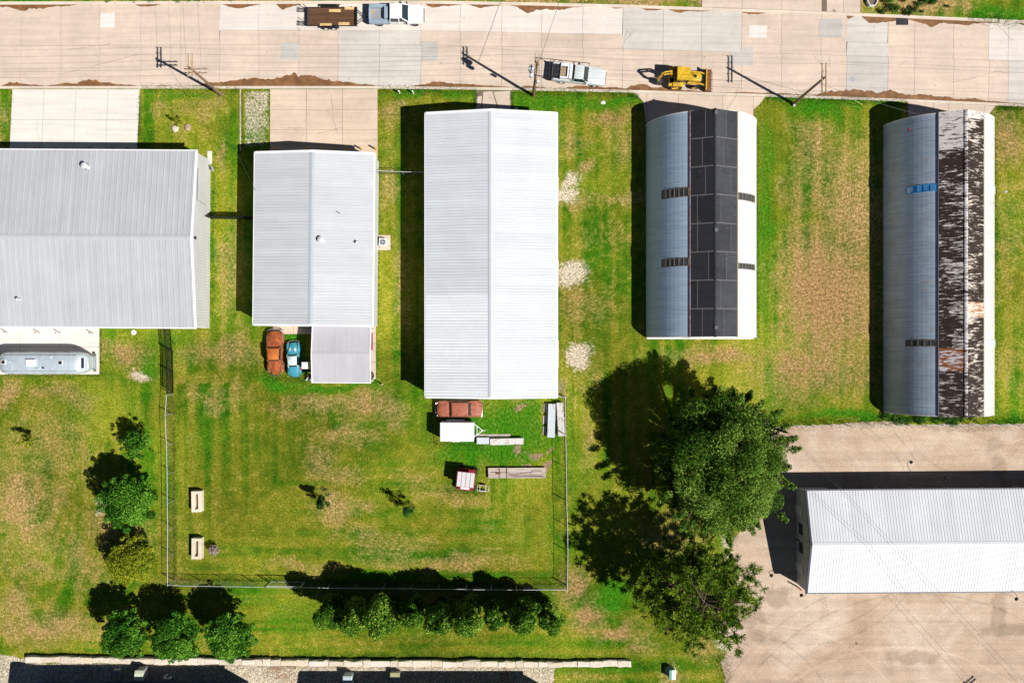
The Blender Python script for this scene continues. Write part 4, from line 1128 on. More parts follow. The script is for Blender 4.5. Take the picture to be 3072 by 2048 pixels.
x, y = W(2380,312)
wire('pale service wire dropping to the weathered quonset', (x+.1, y, 7.2), (43.1, W(0,376)[1], 4.25), .3, .016, 'service drops')
wire('service wire dropping to the black-crowned quonset', (x-.1, y, 7.0), (26.0, W(0,372)[1], 3.1), .3, .011, 'service drops')
a5 = (*W(2279,1270), 9.1); a6 = (*W(3098,2160), 9.7)
for dd in (0, .5):
    wire('overhead wire slanting across the white storage building roof', (a5[0]+dd*.2, a5[1]+dd*.2, a5[2]), (a6[0]+dd, a6[1]+dd, a6[2]), .5, .011, 'wires over the storage building')

# ------------------------------------------------------------------ vegetation
def leaves(points, normals, size, aspect, seed, spread=0.9):
    r = np.random.RandomState(seed); n = len(points)
    nr = normals*0.7 + r.normal(size=(n,3))*spread*0.6; nr[:,2] += 0.5
    nr /= np.linalg.norm(nr, axis=1, keepdims=True)+1e-9
    t = r.normal(size=(n,3)); t -= (t*nr).sum(1, keepdims=True)*nr; t /= np.linalg.norm(t, axis=1, keepdims=True)+1e-9
    b = np.cross(nr, t)
    s = (size*r.uniform(.6,1.35,size=(n,1)))
    v = np.empty((n,4,3))
    v[:,0] = points - t*s*.5; v[:,2] = points + t*s*.5 - nr*s*.08
    v[:,1] = points + b*s*.5*aspect + nr*s*.1; v[:,3] = points - b*s*.5*aspect + nr*s*.1
    f = np.arange(n*4).reshape(n,4)
    return v.reshape(-1,3), f
def crown_obj(parent, lobes, per_area, size, aspect, mat, seed, name='crown', light_bias=0.0, inner=0.55):
    r = np.random.RandomState(seed); P = []; Nn = []; T = []
    for (cx, cy, cz, rx, ry, rz_) in lobes:
        n = max(12, int(per_area*4*math.pi*((rx*ry*rz_)**(2/3))))
        d = r.normal(size=(n,3)); d /= np.linalg.norm(d, axis=1, keepdims=True)
        rad = inner + (1.08-inner)*r.rand(n,1)**0.55
        P.append(np.array([cx,cy,cz]) + d*rad*np.array([rx,ry,rz_])); Nn.append(d)
        T.append(np.full(n, 0.5+r.uniform(-.3,.3)) + r.normal(size=n)*.27 - .04)
    P = np.concatenate(P); Nn = np.concatenate(Nn); T = np.clip(np.concatenate(T)+light_bias, 0, 1)
    keep = P[:,2] > 0.12; P = P[keep]; Nn = Nn[keep]; T = T[keep]
    v, f = leaves(P, Nn, size, aspect, seed+1)
    me = np_mesh(name, v, f, 4, {'tint': np.repeat(T, 4)}, mat)
    o = bpy.data.objects.new(name, me); COL.objects.link(o); o.parent = parent
    return o
def limbs(parent, h, r0, targets, mat=None, base=0.45, seed=1):
    rr = random.Random(seed)
    top = Vector((rr.uniform(-.1,.1)*h*.1, rr.uniform(-.1,.1)*h*.1, h*base))
    tk = MB().tube([(0,0,-.2),(0,0,.15),tuple(top*.5+Vector((.05,0,0))),tuple(top)], r0, 10, r0*.7)
    for tg in targets:
        tg = Vector(tg); st = top*rr.uniform(.75,1.0)
        m1 = st.lerp(tg, .35)+Vector((0,0,.12*h*rr.uniform(.2,.6))); m2 = st.lerp(tg, .72)+Vector((rr.uniform(-.2,.2),rr.uniform(-.2,.2),.05*h))
        tk.tube([tuple(st),tuple(m1),tuple(m2),tuple(tg)], r0*.5, 6, r0*.08)
    tk.build('trunk', mat or M['trunk'], parent, True)
M['leaf_oak'] = leaf_mat('leaf_oak', (0.024,0.075,0.005), (0.085,0.18,0.014), (0.29,0.42,0.07))
M['leaf_round'] = leaf_mat('leaf_round', (0.014,0.075,0.005), (0.06,0.20,0.012), (0.23,0.47,0.05))
M['leaf_yellow'] = leaf_mat('leaf_yellow', (0.07,0.11,0.006), (0.26,0.32,0.014), (0.52,0.52,0.04))
M['leaf_hedge'] = leaf_mat('leaf_hedge', (0.018,0.07,0.005), (0.07,0.185,0.012), (0.34,0.47,0.05))
M['leaf_dark'] = leaf_mat('leaf_dark', (0.006,0.04,0.008), (0.02,0.10,0.016), (0.06,0.19,0.03))
M['needle'] = leaf_mat('needle', (0.024,0.07,0.004), (0.12,0.22,0.014), (0.34,0.44,0.045), 0.2)
M['weed'] = leaf_mat('weed', (0.014,0.06,0.008), (0.05,0.15,0.016), (0.15,0.27,0.035))
M['dried'] = leaf_mat('dried', (0.20,0.15,0.11), (0.42,0.33,0.26), (0.62,0.52,0.44))

def round_tree(label, px, py, zc, r, h, mat, seed, dens=90, size=.17, nl=16, group=None, squash=1.0, sx=1.0, sy=1.0):
    x, y = W(px, py, zc)
    t = thing('tree', label, 'tree', (x, y, 0), 0, group)
    rr = random.Random(seed); lobes = []
    for k in range(nl):
        u = rr.uniform(0,1); a = k*2.399+rr.uniform(-.4,.4); q = math.sqrt((k+.5)/nl)*r*.62
        z = zc + (h-zc-r*.3)*(1-(q/(r*.7))**2)*rr.uniform(-.7,1)*squash
        lr = r*rr.uniform(.26,.5)
        lobes.append((q*math.cos(a)*sx, q*math.sin(a)*sy, z, lr, lr, lr*rr.uniform(.8,1.1)))
    for k in range(nl*2):
        a = rr.uniform(0,6.28); q = r*rr.uniform(.78,1.12); lr = r*rr.uniform(.07,.17)
        lobes.append((q*math.cos(a)*sx, q*math.sin(a)*sy, zc+rr.uniform(-.35,.35)*r, lr, lr, lr))
    crown_obj(t, lobes, dens, size, .55, mat, seed)
    limbs(t, h, .05+h*.018, [l[:3] for l in lobes[::2]], seed=seed, base=.4)
    return t
# the large broadleaf tree
x, y = W(2182, 1390, 8)
oak = thing('oak_tree', 'large spreading dark green leafy tree beside the gravel yard', 'tree', (x, y, 0))
rr = random.Random(11); lobes = []
for k in range(64):
    a = k*2.399; q = math.sqrt((k+.5)/64)*6.0
    z = 12.4 - 5.0*(q/6.2)**2 - rr.uniform(0, 2.8)
    lr = rr.uniform(.8,1.6)
    lobes.append((q*math.cos(a)+rr.uniform(-.4,.4), q*math.sin(a)*1.08+rr.uniform(-.4,.4), z, lr, lr, lr*.8))
for k in range(22):
    a = rr.uniform(0,6.28); q = rr.uniform(3.5,6.3); lobes.append((q*math.cos(a), q*math.sin(a)*1.08, rr.uniform(3.6,6.5), 1.2, 1.2, .9))
for k in range(46):
    a = k*.1366+rr.uniform(-.1,.1); q = 6.3+rr.uniform(-.3,.9); z = rr.uniform(4,9)
    for j in range(3): lobes.append(((q+j*.28)*math.cos(a), (q+j*.28)*math.sin(a)*1.08, z+j*.12, .42-.09*j, .42-.09*j, .3-.05*j))
crown_obj(oak, lobes, 70, .22, .5, M['leaf_oak'], 5, inner=.3)
limbs(oak, 12.5, .42, [l[:3] for l in lobes[::4]], seed=3, base=.35)
# the pine
x, y = W(2098, 1788, 8)
pine = thing('pine_tree', 'open pine with tufted needles leaning over the gravel edge', 'tree', (x, y, 0))
rr = random.Random(23); tk = MB().tube([(0,0,-.2),(.1,.05,3),(-.05,.1,7),(0,.05,11.0)], .30, 12, .08); tuft = []
for k in range(50):
    z0 = 3.2 + 7.4*k/50; a = k*2.399 + rr.uniform(-.3,.3)
    ln = (7.3*(1-((z0-5.2)/8.0)**2 if z0 > 5.2 else .95*1.0)) if False else 6.9*math.sqrt(max(.05, 1-((z0-4.5)/7.2)**2))
    ln *= rr.uniform(.72,1.08); dx, dy = math.cos(a), math.sin(a)
    s_ = Vector((0,.05,z0)); e_ = Vector((dx*ln, dy*ln*.9, z0+ln*rr.uniform(.05,.26))); m_ = s_.lerp(e_, .5)+Vector((0,0,ln*.06))
    tk.tube([tuple(s_),tuple(m_),tuple(e_)], .085, 5, .02)
    for j in range(14):
        u = .22+.8*j/14*rr.uniform(.9,1.05); u = min(u, 1.0)
        p = s_.lerp(m_, u*2) if u < .5 else m_.lerp(e_, u*2-1)
        side = rr.choice((-1,1)); ll = ln*(1.1-u)*.42+.35
        q = p + Vector((-dy*side*ll*rr.uniform(.3,1)+dx*.35, dx*side*ll*rr.uniform(.3,1)+dy*.35, rr.uniform(-.1,.5)))
        tk.tube([tuple(p),tuple(q)], .025, 4, .012)
        tuft.append(q); 
        if rr.random() < .55: tuft.append(p.lerp(q, .6)+Vector((rr.uniform(-.2,.2), rr.uniform(-.2,.2), .15)))
tk.build('trunk', M['trunk'], pine, True)
pr = np.random.RandomState(2); V = []; F = []; T = []; nb = 26
for q in tuft:
    q = np.array(q); sz = pr.uniform(.34,.56); tt = np.clip(.5+pr.normal()*.25, 0, 1)
    d = pr.normal(size=(nb,3)); d[:,2] = np.abs(d[:,2])*.8+.05; d /= np.linalg.norm(d, axis=1, keepdims=True)
    sdv = np.cross(d, pr.normal(size=(nb,3))); sdv /= np.linalg.norm(sdv, axis=1, keepdims=True)
    b0 = len(V)*0
    tip = q + d*sz; w_ = .034
    blk = np.stack([q+np.zeros_like(d)-sdv*w_, q+sdv*w_, tip+sdv*w_*.8, tip-sdv*w_*.8], 1)
    V.append(blk.reshape(-1,3)); T.append(np.repeat(np.clip(tt+pr.normal(size=nb)*.12,0,1), 4))
V = np.concatenate(V); T = np.concatenate(T); F = np.arange(len(V)).reshape(-1,4)
o = bpy.data.objects.new('crown', np_mesh('crown', V, F, 4, {'tint': T}, M['needle'])); COL.objects.link(o); o.parent = pine

round_tree('round dense green tree beside the long chain-link fence', 384, 1502, 3.8, 2.75, 6.6, M['leaf_round'], 31, 95, .2, 20)
round_tree('yellow-green tree south of the round dense green tree', 388, 1682, 3.0, 2.35, 5.2, M['leaf_yellow'], 32, 75, .18, 18)
for k, (px, py, lab) in enumerate(((372,1906,'first of three round trees by the limestone wall, nearest the wall end'),(528,1912,'middle of three round trees by the limestone wall'),(690,1914,'last of three round trees by the limestone wall, nearest the hedge'))):
    round_tree(lab, px, py, 4.2, 2.3, 7.2, M['leaf_round'], 40+k, 95, .2, 20, 'three trees by the limestone wall', 1.1, 1.0 if k else .98, 1.05)
round_tree('small open green tree north of the round dense tree', 408, 1330, 2.7, 1.5, 4.6, M['leaf_round'], 51, 80, .2, 9)
def sapling(label, px, py, h, r, mat, seed, n=11, dens=60, size=.16, lean=(0,0)):
    x, y = W(px, py); t = thing('sapling', label, 'sapling', (x, y, 0)); q = random.Random(seed); lb = []
    for k in range(n):
        z = h*(.25+.75*k/n); rad = r*(1.1-z/h)*q.uniform(.3,1); a = q.uniform(0,6.28)
        lb.append((rad*math.cos(a)+lean[0]*z/h, rad*math.sin(a)+lean[1]*z/h, z, r*q.uniform(.14,.3), r*q.uniform(.14,.3), r*.28))
    crown_obj(t, lb, dens*1.6, size, .4, mat, seed, inner=.2)
    limbs(t, h, .035, [l[:3] for l in lb], seed=seed, base=.7); return t
sapling('spindly yellowish sapling alone in the western lawn', 116, 1316, 3.1, 1.0, M['leaf_yellow'], 61, 14, 50, .2, (-.5,-.1))
sapling('bushy dark sapling in the fenced lawn facing the carport', 978, 1500, 3.6, 1.2, M['leaf_dark'], 62, 22, 34, .2)
sapling('thin dark sapling in the fenced lawn nearer the red utility vehicle', 1230, 1515, 3.9, 1.2, M['leaf_dark'], 63, 20, 26, .2)
sapling('young yellow-green tree between two boulders on the front lawn', 545, 372, 2.2, .75, M['leaf_yellow'], 64, 10, 60, .14)
# hedge of tall leafy shrubs
hedge = [(1012,1805,1.35,5.6),(1090,1812,1.45,6.4),(1168,1812,1.75,7.6),(1250,1808,1.35,6.2),(1328,1812,1.5,6.6),(1412,1812,1.6,7.2),(1488,1812,1.15,5.2),(1574,1815,1.5,6.4),(1648,1826,1.25,5.0)]
hl = ['shrub at the gate end of the leafy hedge','yellowing shrub second from the gate end of the hedge','tallest shrub of the hedge, beside the yellowing one','shrub on the far side of the tallest hedge shrub from the yellowing one','shrub at the very middle of the nine-shrub hedge','broad shrub between the middle of the hedge and its smallest shrub','smallest shrub of the hedge','shrub last but one from the pine end of the hedge','round low shrub at the pine end of the hedge']
for k, (px, py, r, h) in enumerate(hedge):
    r *= 1.22; h *= 1.04
    x, y = W(px, py); t = thing('tall_shrub', hl[k], 'shrub', (x, y, 0), 0, 'hedge of tall shrubs along the fence'); q = random.Random(80+k); lb = []
    for j in range(26):
        z = h*(.08+.84*j/26); a = q.uniform(0,6.28); rad = r*.62*q.uniform(.2,1)*(1-.45*(z/h)**2)
        lr = r*q.uniform(.28,.52); rad *= 1.1; lb.append((rad*math.cos(a), rad*math.sin(a), z+.3, lr, lr, lr*1.05))
    mt = M['leaf_hedge']
    crown_obj(t, lb, 74, .24, .6, mt, 90+k, light_bias=.3 if k == 1 else q.uniform(-.05,.12), inner=.45)
    limbs(t, h, .08, [l[:3] for l in lb[4::3]], seed=k, base=.5)
def clump(name, label, cat, px, py, r, h, mat, seed, dens=70, size=.14, group=None, n=7, sx=1.0):
    x, y = W(px, py); t = thing(name, label, cat, (x, y, 0), 0, group); q = random.Random(seed); lb = []
    for k in range(n):
        a = q.uniform(0,6.28); d = r*.6*math.sqrt(q.random()); lr = r*q.uniform(.35,.55)
        lb.append((d*math.cos(a)*sx, d*math.sin(a), h*q.uniform(.25,.7), lr, lr, h*.35))
    crown_obj(t, lb, dens, size, .4, mat, seed, 'foliage', inner=.3)
    st = MB()
    for l in lb: st.tube([(l[0]*.2,l[1]*.2,-.03),(l[0]*.6,l[1]*.6,l[2]*.5),(l[0],l[1],l[2])], .015, 4, .006)
    st.build('stems', M['trunk'], t)
    return t
wls = ['low pale weed bush at the western rear corner of the weathered quonset','bush second from the western rear corner of the weathered quonset','narrow bush between two larger ones behind the weathered quonset','wide round bush left of the bare gap behind the weathered quonset','bush just past the bare gap behind the weathered quonset','tallest bush behind the weathered quonset crown','small bush below the rusted ridge end of the weathered quonset','lowest sprig of bush at the eastern rear corner of the weathered quonset']
for k, (px, py, r, h) in enumerate(((2655,1248,.7,.6),(2690,1256,.85,.9),(2718,1260,.6,.7),(2752,1256,1.0,1.0),(2815,1256,.85,.9),(2850,1258,.95,1.0),(2884,1254,.6,.7),(2912,1250,.5,.5))):
    clump('bush', wls[k], 'bush', px, py, r, h, M['weed'], 120+k, 80, .15, 'bushes behind the weathered quonset')
sl = 'dark evergreen shrub in the mulch bed across the street'
for k, (px, py, r, h) in enumerate(((2643,36,.45,.7),(2668,28,.5,.9),(2684,30,.5,.8),(2718,40,.55,.8),(2742,34,.5,1.0),(2660,4,.6,.9),(2712,4,.45,1.1),(2752,16,.4,.7),(2772,4,.7,1.0),(2794,10,.6,1.0),(2764,36,.25,.4),(2842,20,.3,.4))):
    clump('shrub', sl, 'shrub', px, py, r, h, M['weed'] if k % 3 else M['leaf_dark'], 150+k, 95, .12, 'shrubs in the mulch bed')
gl = 'weed tuft growing at the street edge'
wsp = [(325,8,.4),(345,12,.25),(278,4,.2),(405,5,.25),(455,5,.4),(535,5,.45),(568,6,.35),(592,4,.5),(612,6,.25),(690,3,.3),(215,266,.18),(240,267,.18),(162,267,.12),(2995,52,.4),(2998,64,.3),(1898,288,.45),(1912,292,.4),(2500,36,.3),(2380,31,.15),(2310,29,.15)]
for k, (px, py, r) in enumerate(wsp):
    clump('weed_tuft', gl, 'weed', px, py, r, r*.7, M['weed'], 180+k, 90, .1, 'weeds at the street edge', 4)
al = 'low weed sprouting in the gravel yard'
for k, (px, py, r) in enumerate(((2551,1938,.3),(2570,1930,.3),(2722,1922,.15),(2508,1157,.15))[:3]):
    clump('weed_tuft', al, 'weed', px, py, r, r*.6, M['weed'], 220+k, 90, .09, 'weeds in the gravel yard', 4)
# ragged taller grass along walls, kerb and fence lines: nobody could count it
def grass_edges():
    r = np.random.RandomState(77); P = []
    def line(a, b, w, n):
        t = r.rand(n,1); A = np.array(W(*a)); B = np.array(W(*b)); d = (B-A)/np.linalg.norm(B-A); nn = np.array([-d[1], d[0]])
        P.append(A+(B-A)*t + nn*(r.normal(size=(n,1))*w))
    for a, b, w, n in [((424,268),(718,270),.25,1500),((1136,270),(1430,273),.28,1700),((1536,274),(1900,282),.3,2300),((2298,294),(2720,308),.3,2300),((2992,322),(3072,326),.25,500),((2345,1268),(3072,1264),.45,5200),((523,1190),(526,1738),.12,1800),((530,1738),(1696,1752),.14,3600),
                       ((1699,1750),(1695,1200),.12,1600),((90,1957),(1860,1972),.15,2600),((1672,345),(1672,1180),.1,1300),((2272,380),(2272,1010),.12,1400),((2988,400),(2990,1230),.12,1500),((640,500),(638,975),.1,1000),((1138,470),(1134,970),.1,1000),((303,985),(301,1122),.1,350),((0,1126),(300,1126),.14,700),((36,272),(28,440),.1,350),((420,272),(416,440),.1,350),((1430,280),(1424,322),.12,200),((1534,280),(1536,322),.12,200),((726,272),(728,440),.12,500),
                       ((1290,1210),(1300,1330),.3,600),((1300,1330),(1460,1335),.3,700),((1340,1470),(1460,1478),.25,500),((800,1135),(930,1140),.25,700),((2165,1960),(2180,2046),.5,900),((2190,1640),(2205,1600),.3,300),((2900,52),(3072,72),.35,900)]:
        line(a, b, w, n)
    P = np.concatenate(P); n = len(P); h = r.uniform(.07,.2,n); a = r.rand(n)*6.28; ln = r.normal(size=(n,2))*.07
    w_ = .02; V = np.zeros((n,3,3)); V[:,0,:2] = P + np.stack([np.cos(a),np.sin(a)],1)*w_; V[:,1,:2] = P - np.stack([np.cos(a),np.sin(a)],1)*w_
    V[:,2,:2] = P+ln; V[:,2,2] = h
    o = bpy.data.objects.new('edge_grass', np_mesh('edge_grass', V.reshape(-1,3), np.arange(n*3).reshape(n,3), 3, {'tint': np.repeat(np.clip(.5+r.normal(size=n)*.25,0,1),3)}, M['weed']))
    COL.objects.link(o); tag(o, 'ragged taller grass along walls, kerbs and fences', 'grass', None, 'stuff')
grass_edges()

# ------------------------------------------------------------------ limestone retaining wall
lw = thing('stone_wall', 'limestone block retaining wall along the south edge', 'wall', (*W(85,1972), 0))
stone = []
for k in range(5):
    m, nt, nodes, links, b = new_mat('limestone_%d' % k)
    p = coords(nodes, links, 'World'); f = tex_noise(nodes, links, p, 2.5+k, 6, .65); g = tex_noise(nodes, links, p, 18, 3)
    base = [(0.68,0.58,0.45),(0.72,0.63,0.51),(0.64,0.55,0.44),(0.70,0.59,0.44),(0.74,0.66,0.56)][k]
    c = ramp(nodes, links, f, [(0.3, tuple(v*.72 for v in base)), (0.6, base)]); c = mixc(nodes, links, .6, c, ramp(nodes, links, g, [(0.3,.8),(0.7,1.15)]), 'MULTIPLY')
    links.new(c, b.inputs['Base Color']); b.inputs['Roughness'].default_value = .9; bump(nodes, links, b, f, .4, .04); stone.append(m)
x = 85.0; o = Vector((*W(85,1972), 0)); q = random.Random(3)
while x < 1862:
    w_ = q.choice([q.uniform(18,28), q.uniform(28,46), q.uniform(34,60)]); y = np.interp(x+w_/2, [85,400,1000,1700,1865],[1972,1976,1983,1986,1986]) + q.uniform(-1.2,1.2)
    d = q.uniform(7.5,10.0); c = Vector((*W(x+w_/2, y), 0)) - o
    hx, hy = w_/54 - .012, d/27
    top = .62 + q.uniform(-.04,.05) - (.12 if x > 1660 else 0)
    def ring(z, k): return [(c.x+sx*(hx-k)+q.uniform(-.05,.05), c.y+sy*(hy-k)+q.uniform(-.08,.07), z+q.uniform(-.03,.03)) for sx, sy in ((-1,-1),(0,-1),(1,-1),(1,0),(1,1),(0,1),(-1,1),(-1,0))]
    MB().loft([ring(-.15,0), ring(top-.06,0), ring(top,.05)]).build('block', stone[q.randrange(5)], lw)
    x += w_
# ------------------------------------------------------------------ vehicles (local x forward, z up)
def ring(x, hw, z0, z1, crown=.03, tuck=.9):
    h = z1-z0
    half = [(hw*tuck, z0), (hw*.985, z0+.18*h), (hw, z0+.5*h), (hw*.985, z0+.78*h), (hw*.93, z1-.05*h), (hw*.78, z1), (hw*.35, z1+crown)]
    return [(x, -y, z) for y, z in half] [::-1][::-1] + [(x, y, z) for y, z in half[::-1]]
def body(parent, secs, mat, name='body'):
    rs = [ring(*s) for s in secs]
    mb = MB().loft(rs)
    if secs[0][0] < secs[-1][0]: pass
    return mb.build(name, mat, parent, True)
wheel_cache = {}
def wheel(parent, x, y, r, w, rim_mat, hub=.58, z=None):
    key = (round(r,3), round(w,3), rim_mat.name)
    if key not in wheel_cache:
        t = MB(); pr = [(r*.62,-w*.42),(r*.86,-w*.5),(r*.97,-w*.4),(r,-w*.2),(r,w*.2),(r*.97,w*.4),(r*.86,w*.5),(r*.62,w*.42)]
        n = 24; rr = []
        for i in range(n):
            a = 2*math.pi*i/n; rr.append([(q*math.cos(a), yy, q*math.sin(a)) for q, yy in pr])
        rr.append(rr[0]); t.loft(rr, cap=False, closed=True)
        rm = MB(); rr = []
        pr2 = [(.02,-w*.3),(r*.3,-w*.32),(r*.5,-w*.2),(r*.63,-w*.4),(r*.63,w*.4),(r*.5,w*.2),(r*.3,w*.32),(.02,w*.3)]
        for i in range(n+1):
            a = 2*math.pi*i/n; rr.append([(q*math.cos(a), yy, q*math.sin(a)) for q, yy in pr2])
        rm.loft(rr, cap=False)
        wheel_cache[key] = (t.mesh('wheel', M['rubber'], True), rm.mesh('rim', rim_mat, True))
    a, b = wheel_cache[key]
    o = inst('wheel', a, parent, (x, y, r if z is None else z)); inst('rim', b, o)
    return o
def cabin(parent, xbr, xtr, xtf, xbf, hwb, hwt, zb, zt, roof_mat, pillar=.045, mid=None, crown=.05, roof_name='roof', taper=1.0):
    hull = [(xbr,-hwb*taper,zb),(xbf,-hwb,zb),(xbf,hwb,zb),(xbr,hwb*taper,zb),(xtr,-hwt*taper,zt),(xtf,-hwt,zt),(xtf,hwt,zt),(xtr,hwt*taper,zt)]
    MB().add(hull, [(3,2,1,0),(4,5,6,7),(0,1,5,4),(1,2,6,5),(2,3,7,6),(3,0,4,7)]).build('glazing', M['glass'], parent)
    L = xtf-xtr; rs = []
    for u in (0, .04, .15, .5, .85, .96, 1.0):
        k = 1 - (abs(2*u-1)**6)*.12; tp = taper+(1-taper)*u; cz = zt+.03+crown*(1-(2*u-1)**4); x = xtr-.03+(L+.06)*u; hw = (hwt+.03)*k*tp
        rs.append([(x,-hw,zt-.03),(x,-hw,zt+.015),(x,-hw*.85,cz-.012),(x,0,cz),(x,hw*.85,cz-.012),(x,hw,zt+.015),(x,hw,zt-.03)])
    rf = MB().loft(rs).build(roof_name, roof_mat, parent, True)
    for sy in (-1, 1):
        for (xa, xb, ta) in ((xbr, xtr, taper), (xbf, xtf, 1.0)):
            MB().tube([(xa, sy*(hwb*ta+.005), zb-.02), (xb, sy*(hwt*ta+.005), zt)], pillar, 6).build('pillar', roof_mat, parent, True)
        if mid is not None:
            for m_ in (mid if hasattr(mid, '__len__') else [mid]): MB().tube([(m_, sy*(hwb*(taper+1)/2+.006), zb-.02), (m_, sy*(hwt*(taper+1)/2+.006), zt)], pillar*.9, 6).build('pillar', roof_mat, parent, True)
    return rf

M['car_white'] = plain('car_white', (0.80,0.81,0.81), .28, 0, .02)
M['car_silver'] = plain('car_silver', (0.62,0.66,0.67), .3, .08, .04)
M['bed_blue'] = plain('service_bed_grey_blue', (0.33,0.42,0.50), .4, .2, .18, 3)
M['tool_white'] = plain('toolbox_white', (0.74,0.74,0.76), .4, 0, .06)
M['bed_liner'] = plain('bed_liner', (0.014,0.015,0.02), .8, 0, .3)
M['ply'] = wood('plywood', (0.42,0.30,0.17), 'x')
M['deck_wood'] = wood('deck_wood', (0.115,0.058,0.030), 'x')
M['new_lumber'] = wood('new_lumber', (0.66,0.46,0.20), 'x')
M['steel_plate'] = wood('worn_steel', (0.10,0.085,0.075), 'x')

# white pickup with grey-blue service bed
v = thing('pickup_truck', 'white crew pickup with grey-blue service bed hitched ahead of the flatbed trailer', 'pickup truck', (-12.75, 36.0, ROAD_Z))
body(v, [(-.75,.97,.42,1.14),(-.7,.99,.40,1.17),(.9,1.0,.38,1.18),(1.45,.995,.38,1.17),(2.3,.985,.40,1.12),(2.78,.94,.42,1.06),(2.98,.84,.46,.96)], M['car_white'])
cabin(v, -.68, -.55, .72, 1.4, .94, .80, 1.14, 1.82, M['car_white'], .06, [.35])
MB().bx(-2.98,-.82,-1.0,1.0,.55,.72).build('bed_frame', M['steel_dark'], v)
MB().bx(-2.98,-.84,-.62,.62,.72,.90).build('bed_deck', M['galv'], v)
for sy in (-1, 1):
    sb = MB(); a, b = (.64, 1.02) if sy > 0 else (-1.02, -.64)
    sb.bx(-2.96,-.84,a,b,.6,1.22).build('side_locker', M['bed_blue'], v, False, .03)
    for k in range(3): MB().bx(-2.9+k*.7,-2.28+k*.7,(1.022 if sy > 0 else -1.04),(1.04 if sy > 0 else -1.022),.68,1.16).build('locker_door', M['bed_blue'], v)
MB().bx(-1.25,-.84,-.63,.63,.9,1.5).build('headboard_locker', M['bed_blue'], v, False, .03)
MB().bx(-2.98,-2.9,-.62,.62,.72,1.2).build('tailgate', M['bed_blue'], v)
for k in range(7): MB().box((-2.6+rng.uniform(-.15,.2), .25+rng.uniform(-.2,.25), .93), (.22,.05,.03), rng.uniform(0,3)).build('scrap_wood', M['new_lumber'], v)
MB().loft([[(2.86,-.86,.42),(2.86,.86,.42),(2.86,.86,.66),(2.86,-.86,.66)],[(3.06,-.7,.44),(3.06,.7,.44),(3.06,.7,.64),(3.06,-.7,.64)]]).build('bumper', M['black'], v)
for sy in (-1, 1):
    MB().ell((2.84, sy*.74, .84),(.13,.16,.1)).build('headlight', M['glass'], v, True)
    MB().box((1.18, sy*1.13, 1.22),(.16,.24,.18)).build('side_mirror', M['black'], v, False, .02)
    MB().box((.1, sy*.995, 1.02),(.2,.04,.035)).build('door_handle', M['chrome'], v)
for x in (-1.9, 2.02):
    for sy in (-1, 1): wheel(v, x, sy*.86, .40, .28, M['steel_dark'])
# flatbed equipment trailer
v = thing('flatbed_trailer', 'wood-deck tandem flatbed trailer with two ladder ramps lowered', 'trailer', (-19.85, 35.85, ROAD_Z))
fr = MB().bx(-2.75,2.75,-1.03,-.95,.52,.68).bx(-2.75,2.75,.95,1.03,.52,.68).bx(2.67,2.75,-.95,.95,.52,.68).bx(-2.75,-2.6,-.95,.95,.52,.68)
fr.build('frame', M['black'], v)
for k in range(12): MB().bx(-2.58,2.66,-.945+k*.158,-.945+k*.158+.146,.62,.685+rng.uniform(0,.008)).build('deck_plank', M['deck_wood'], v)
MB().bx(-2.72,-2.62,-.94,.94,.60,.70).build('end_plate', M['steel_plate'], v)
MB().bx(2.62,2.74,-1.0,1.0,.69,.95).build('headboard', M['black'], v)
MB().tube([(2.7,-.8,.56),(3.75,0,.52)], .05).tube([(2.7,.8,.56),(3.75,0,.52)], .05).tube([(3.7,0,.52),(4.15,0,.5)], .06).tube([(3.55,.02,.0),(3.55,.02,.9)], .04).build('tongue', M['steel_dark'], v)
for sy in (-1, 1):
    for x in (-.75,.12): wheel(v, x, sy*1.18, .34, .22, M['galv_light'])
    MB().loft([[(-1.35,sy*1.05,.5),(-1.35,sy*1.32,.5),(-1.35,sy*1.32,.56),(-1.35,sy*1.05,.56)],[(-1.1,sy*1.05,.74),(-1.1,sy*1.32,.74),(-1.1,sy*1.32,.79),(-1.1,sy*1.05,.79)],[(.45,sy*1.05,.74),(.45,sy*1.32,.74),(.45,sy*1.32,.79),(.45,sy*1.05,.79)],[(.72,sy*1.05,.5),(.72,sy*1.32,.5),(.72,sy*1.32,.56),(.72,sy*1.05,.56)]]).build('fender', M['black'], v)
    # ramps
    x0, x1 = -2.7, -4.1; rp = MB(); dy = .35
    for e in (-.2, .2): rp.tube([(x0, sy*.75-.05+e, .62),(x1, sy*.75+.25+e, .05)], .035, 6)
    for k in range(7):
        t_ = (k+.5)/7; xx = x0+(x1-x0)*t_; yy = sy*.75-.05+.30*t_; zz = .62-.57*t_
        rp.tube([(xx,yy-.2,zz),(xx,yy+.2,zz)], .028, 5)
    rp.build('ramp', M['black'], v)
    MB().tube([(-2.7,sy*.9,.62),(-3.1,sy*.9+.25,1.2)], .04).tube([(-2.7,sy*.6,.62),(-3.1,sy*.6+.25,1.2)], .03).build('ramp_prop', M['black'], v)
for (x, y, l, a) in ((.3,.62,1.3,0),(1.9,.88,1.05,0),(1.3,-.82,1.2,.02),(-.7,-.92,1.3,0)):
    lo = thing('lumber_board', {0:'pair of boards lying loose in the middle of the trailer deck',1:'short pair of boards at the trailer headboard edge',2:'pair of boards on the wheel side of the trailer deck near its tongue',3:'pale board along the trailer fender edge'}[[.3,1.9,1.3,-.7].index(x)], 'lumber', (-19.85+x, 35.85+y, ROAD_Z+.692), a, 'boards on the trailer deck')
    for d in (-.075, .075): MB().bx(-l/2,l/2,d-.068,d+.068,0,.05).build('board', M['new_lumber'], lo)
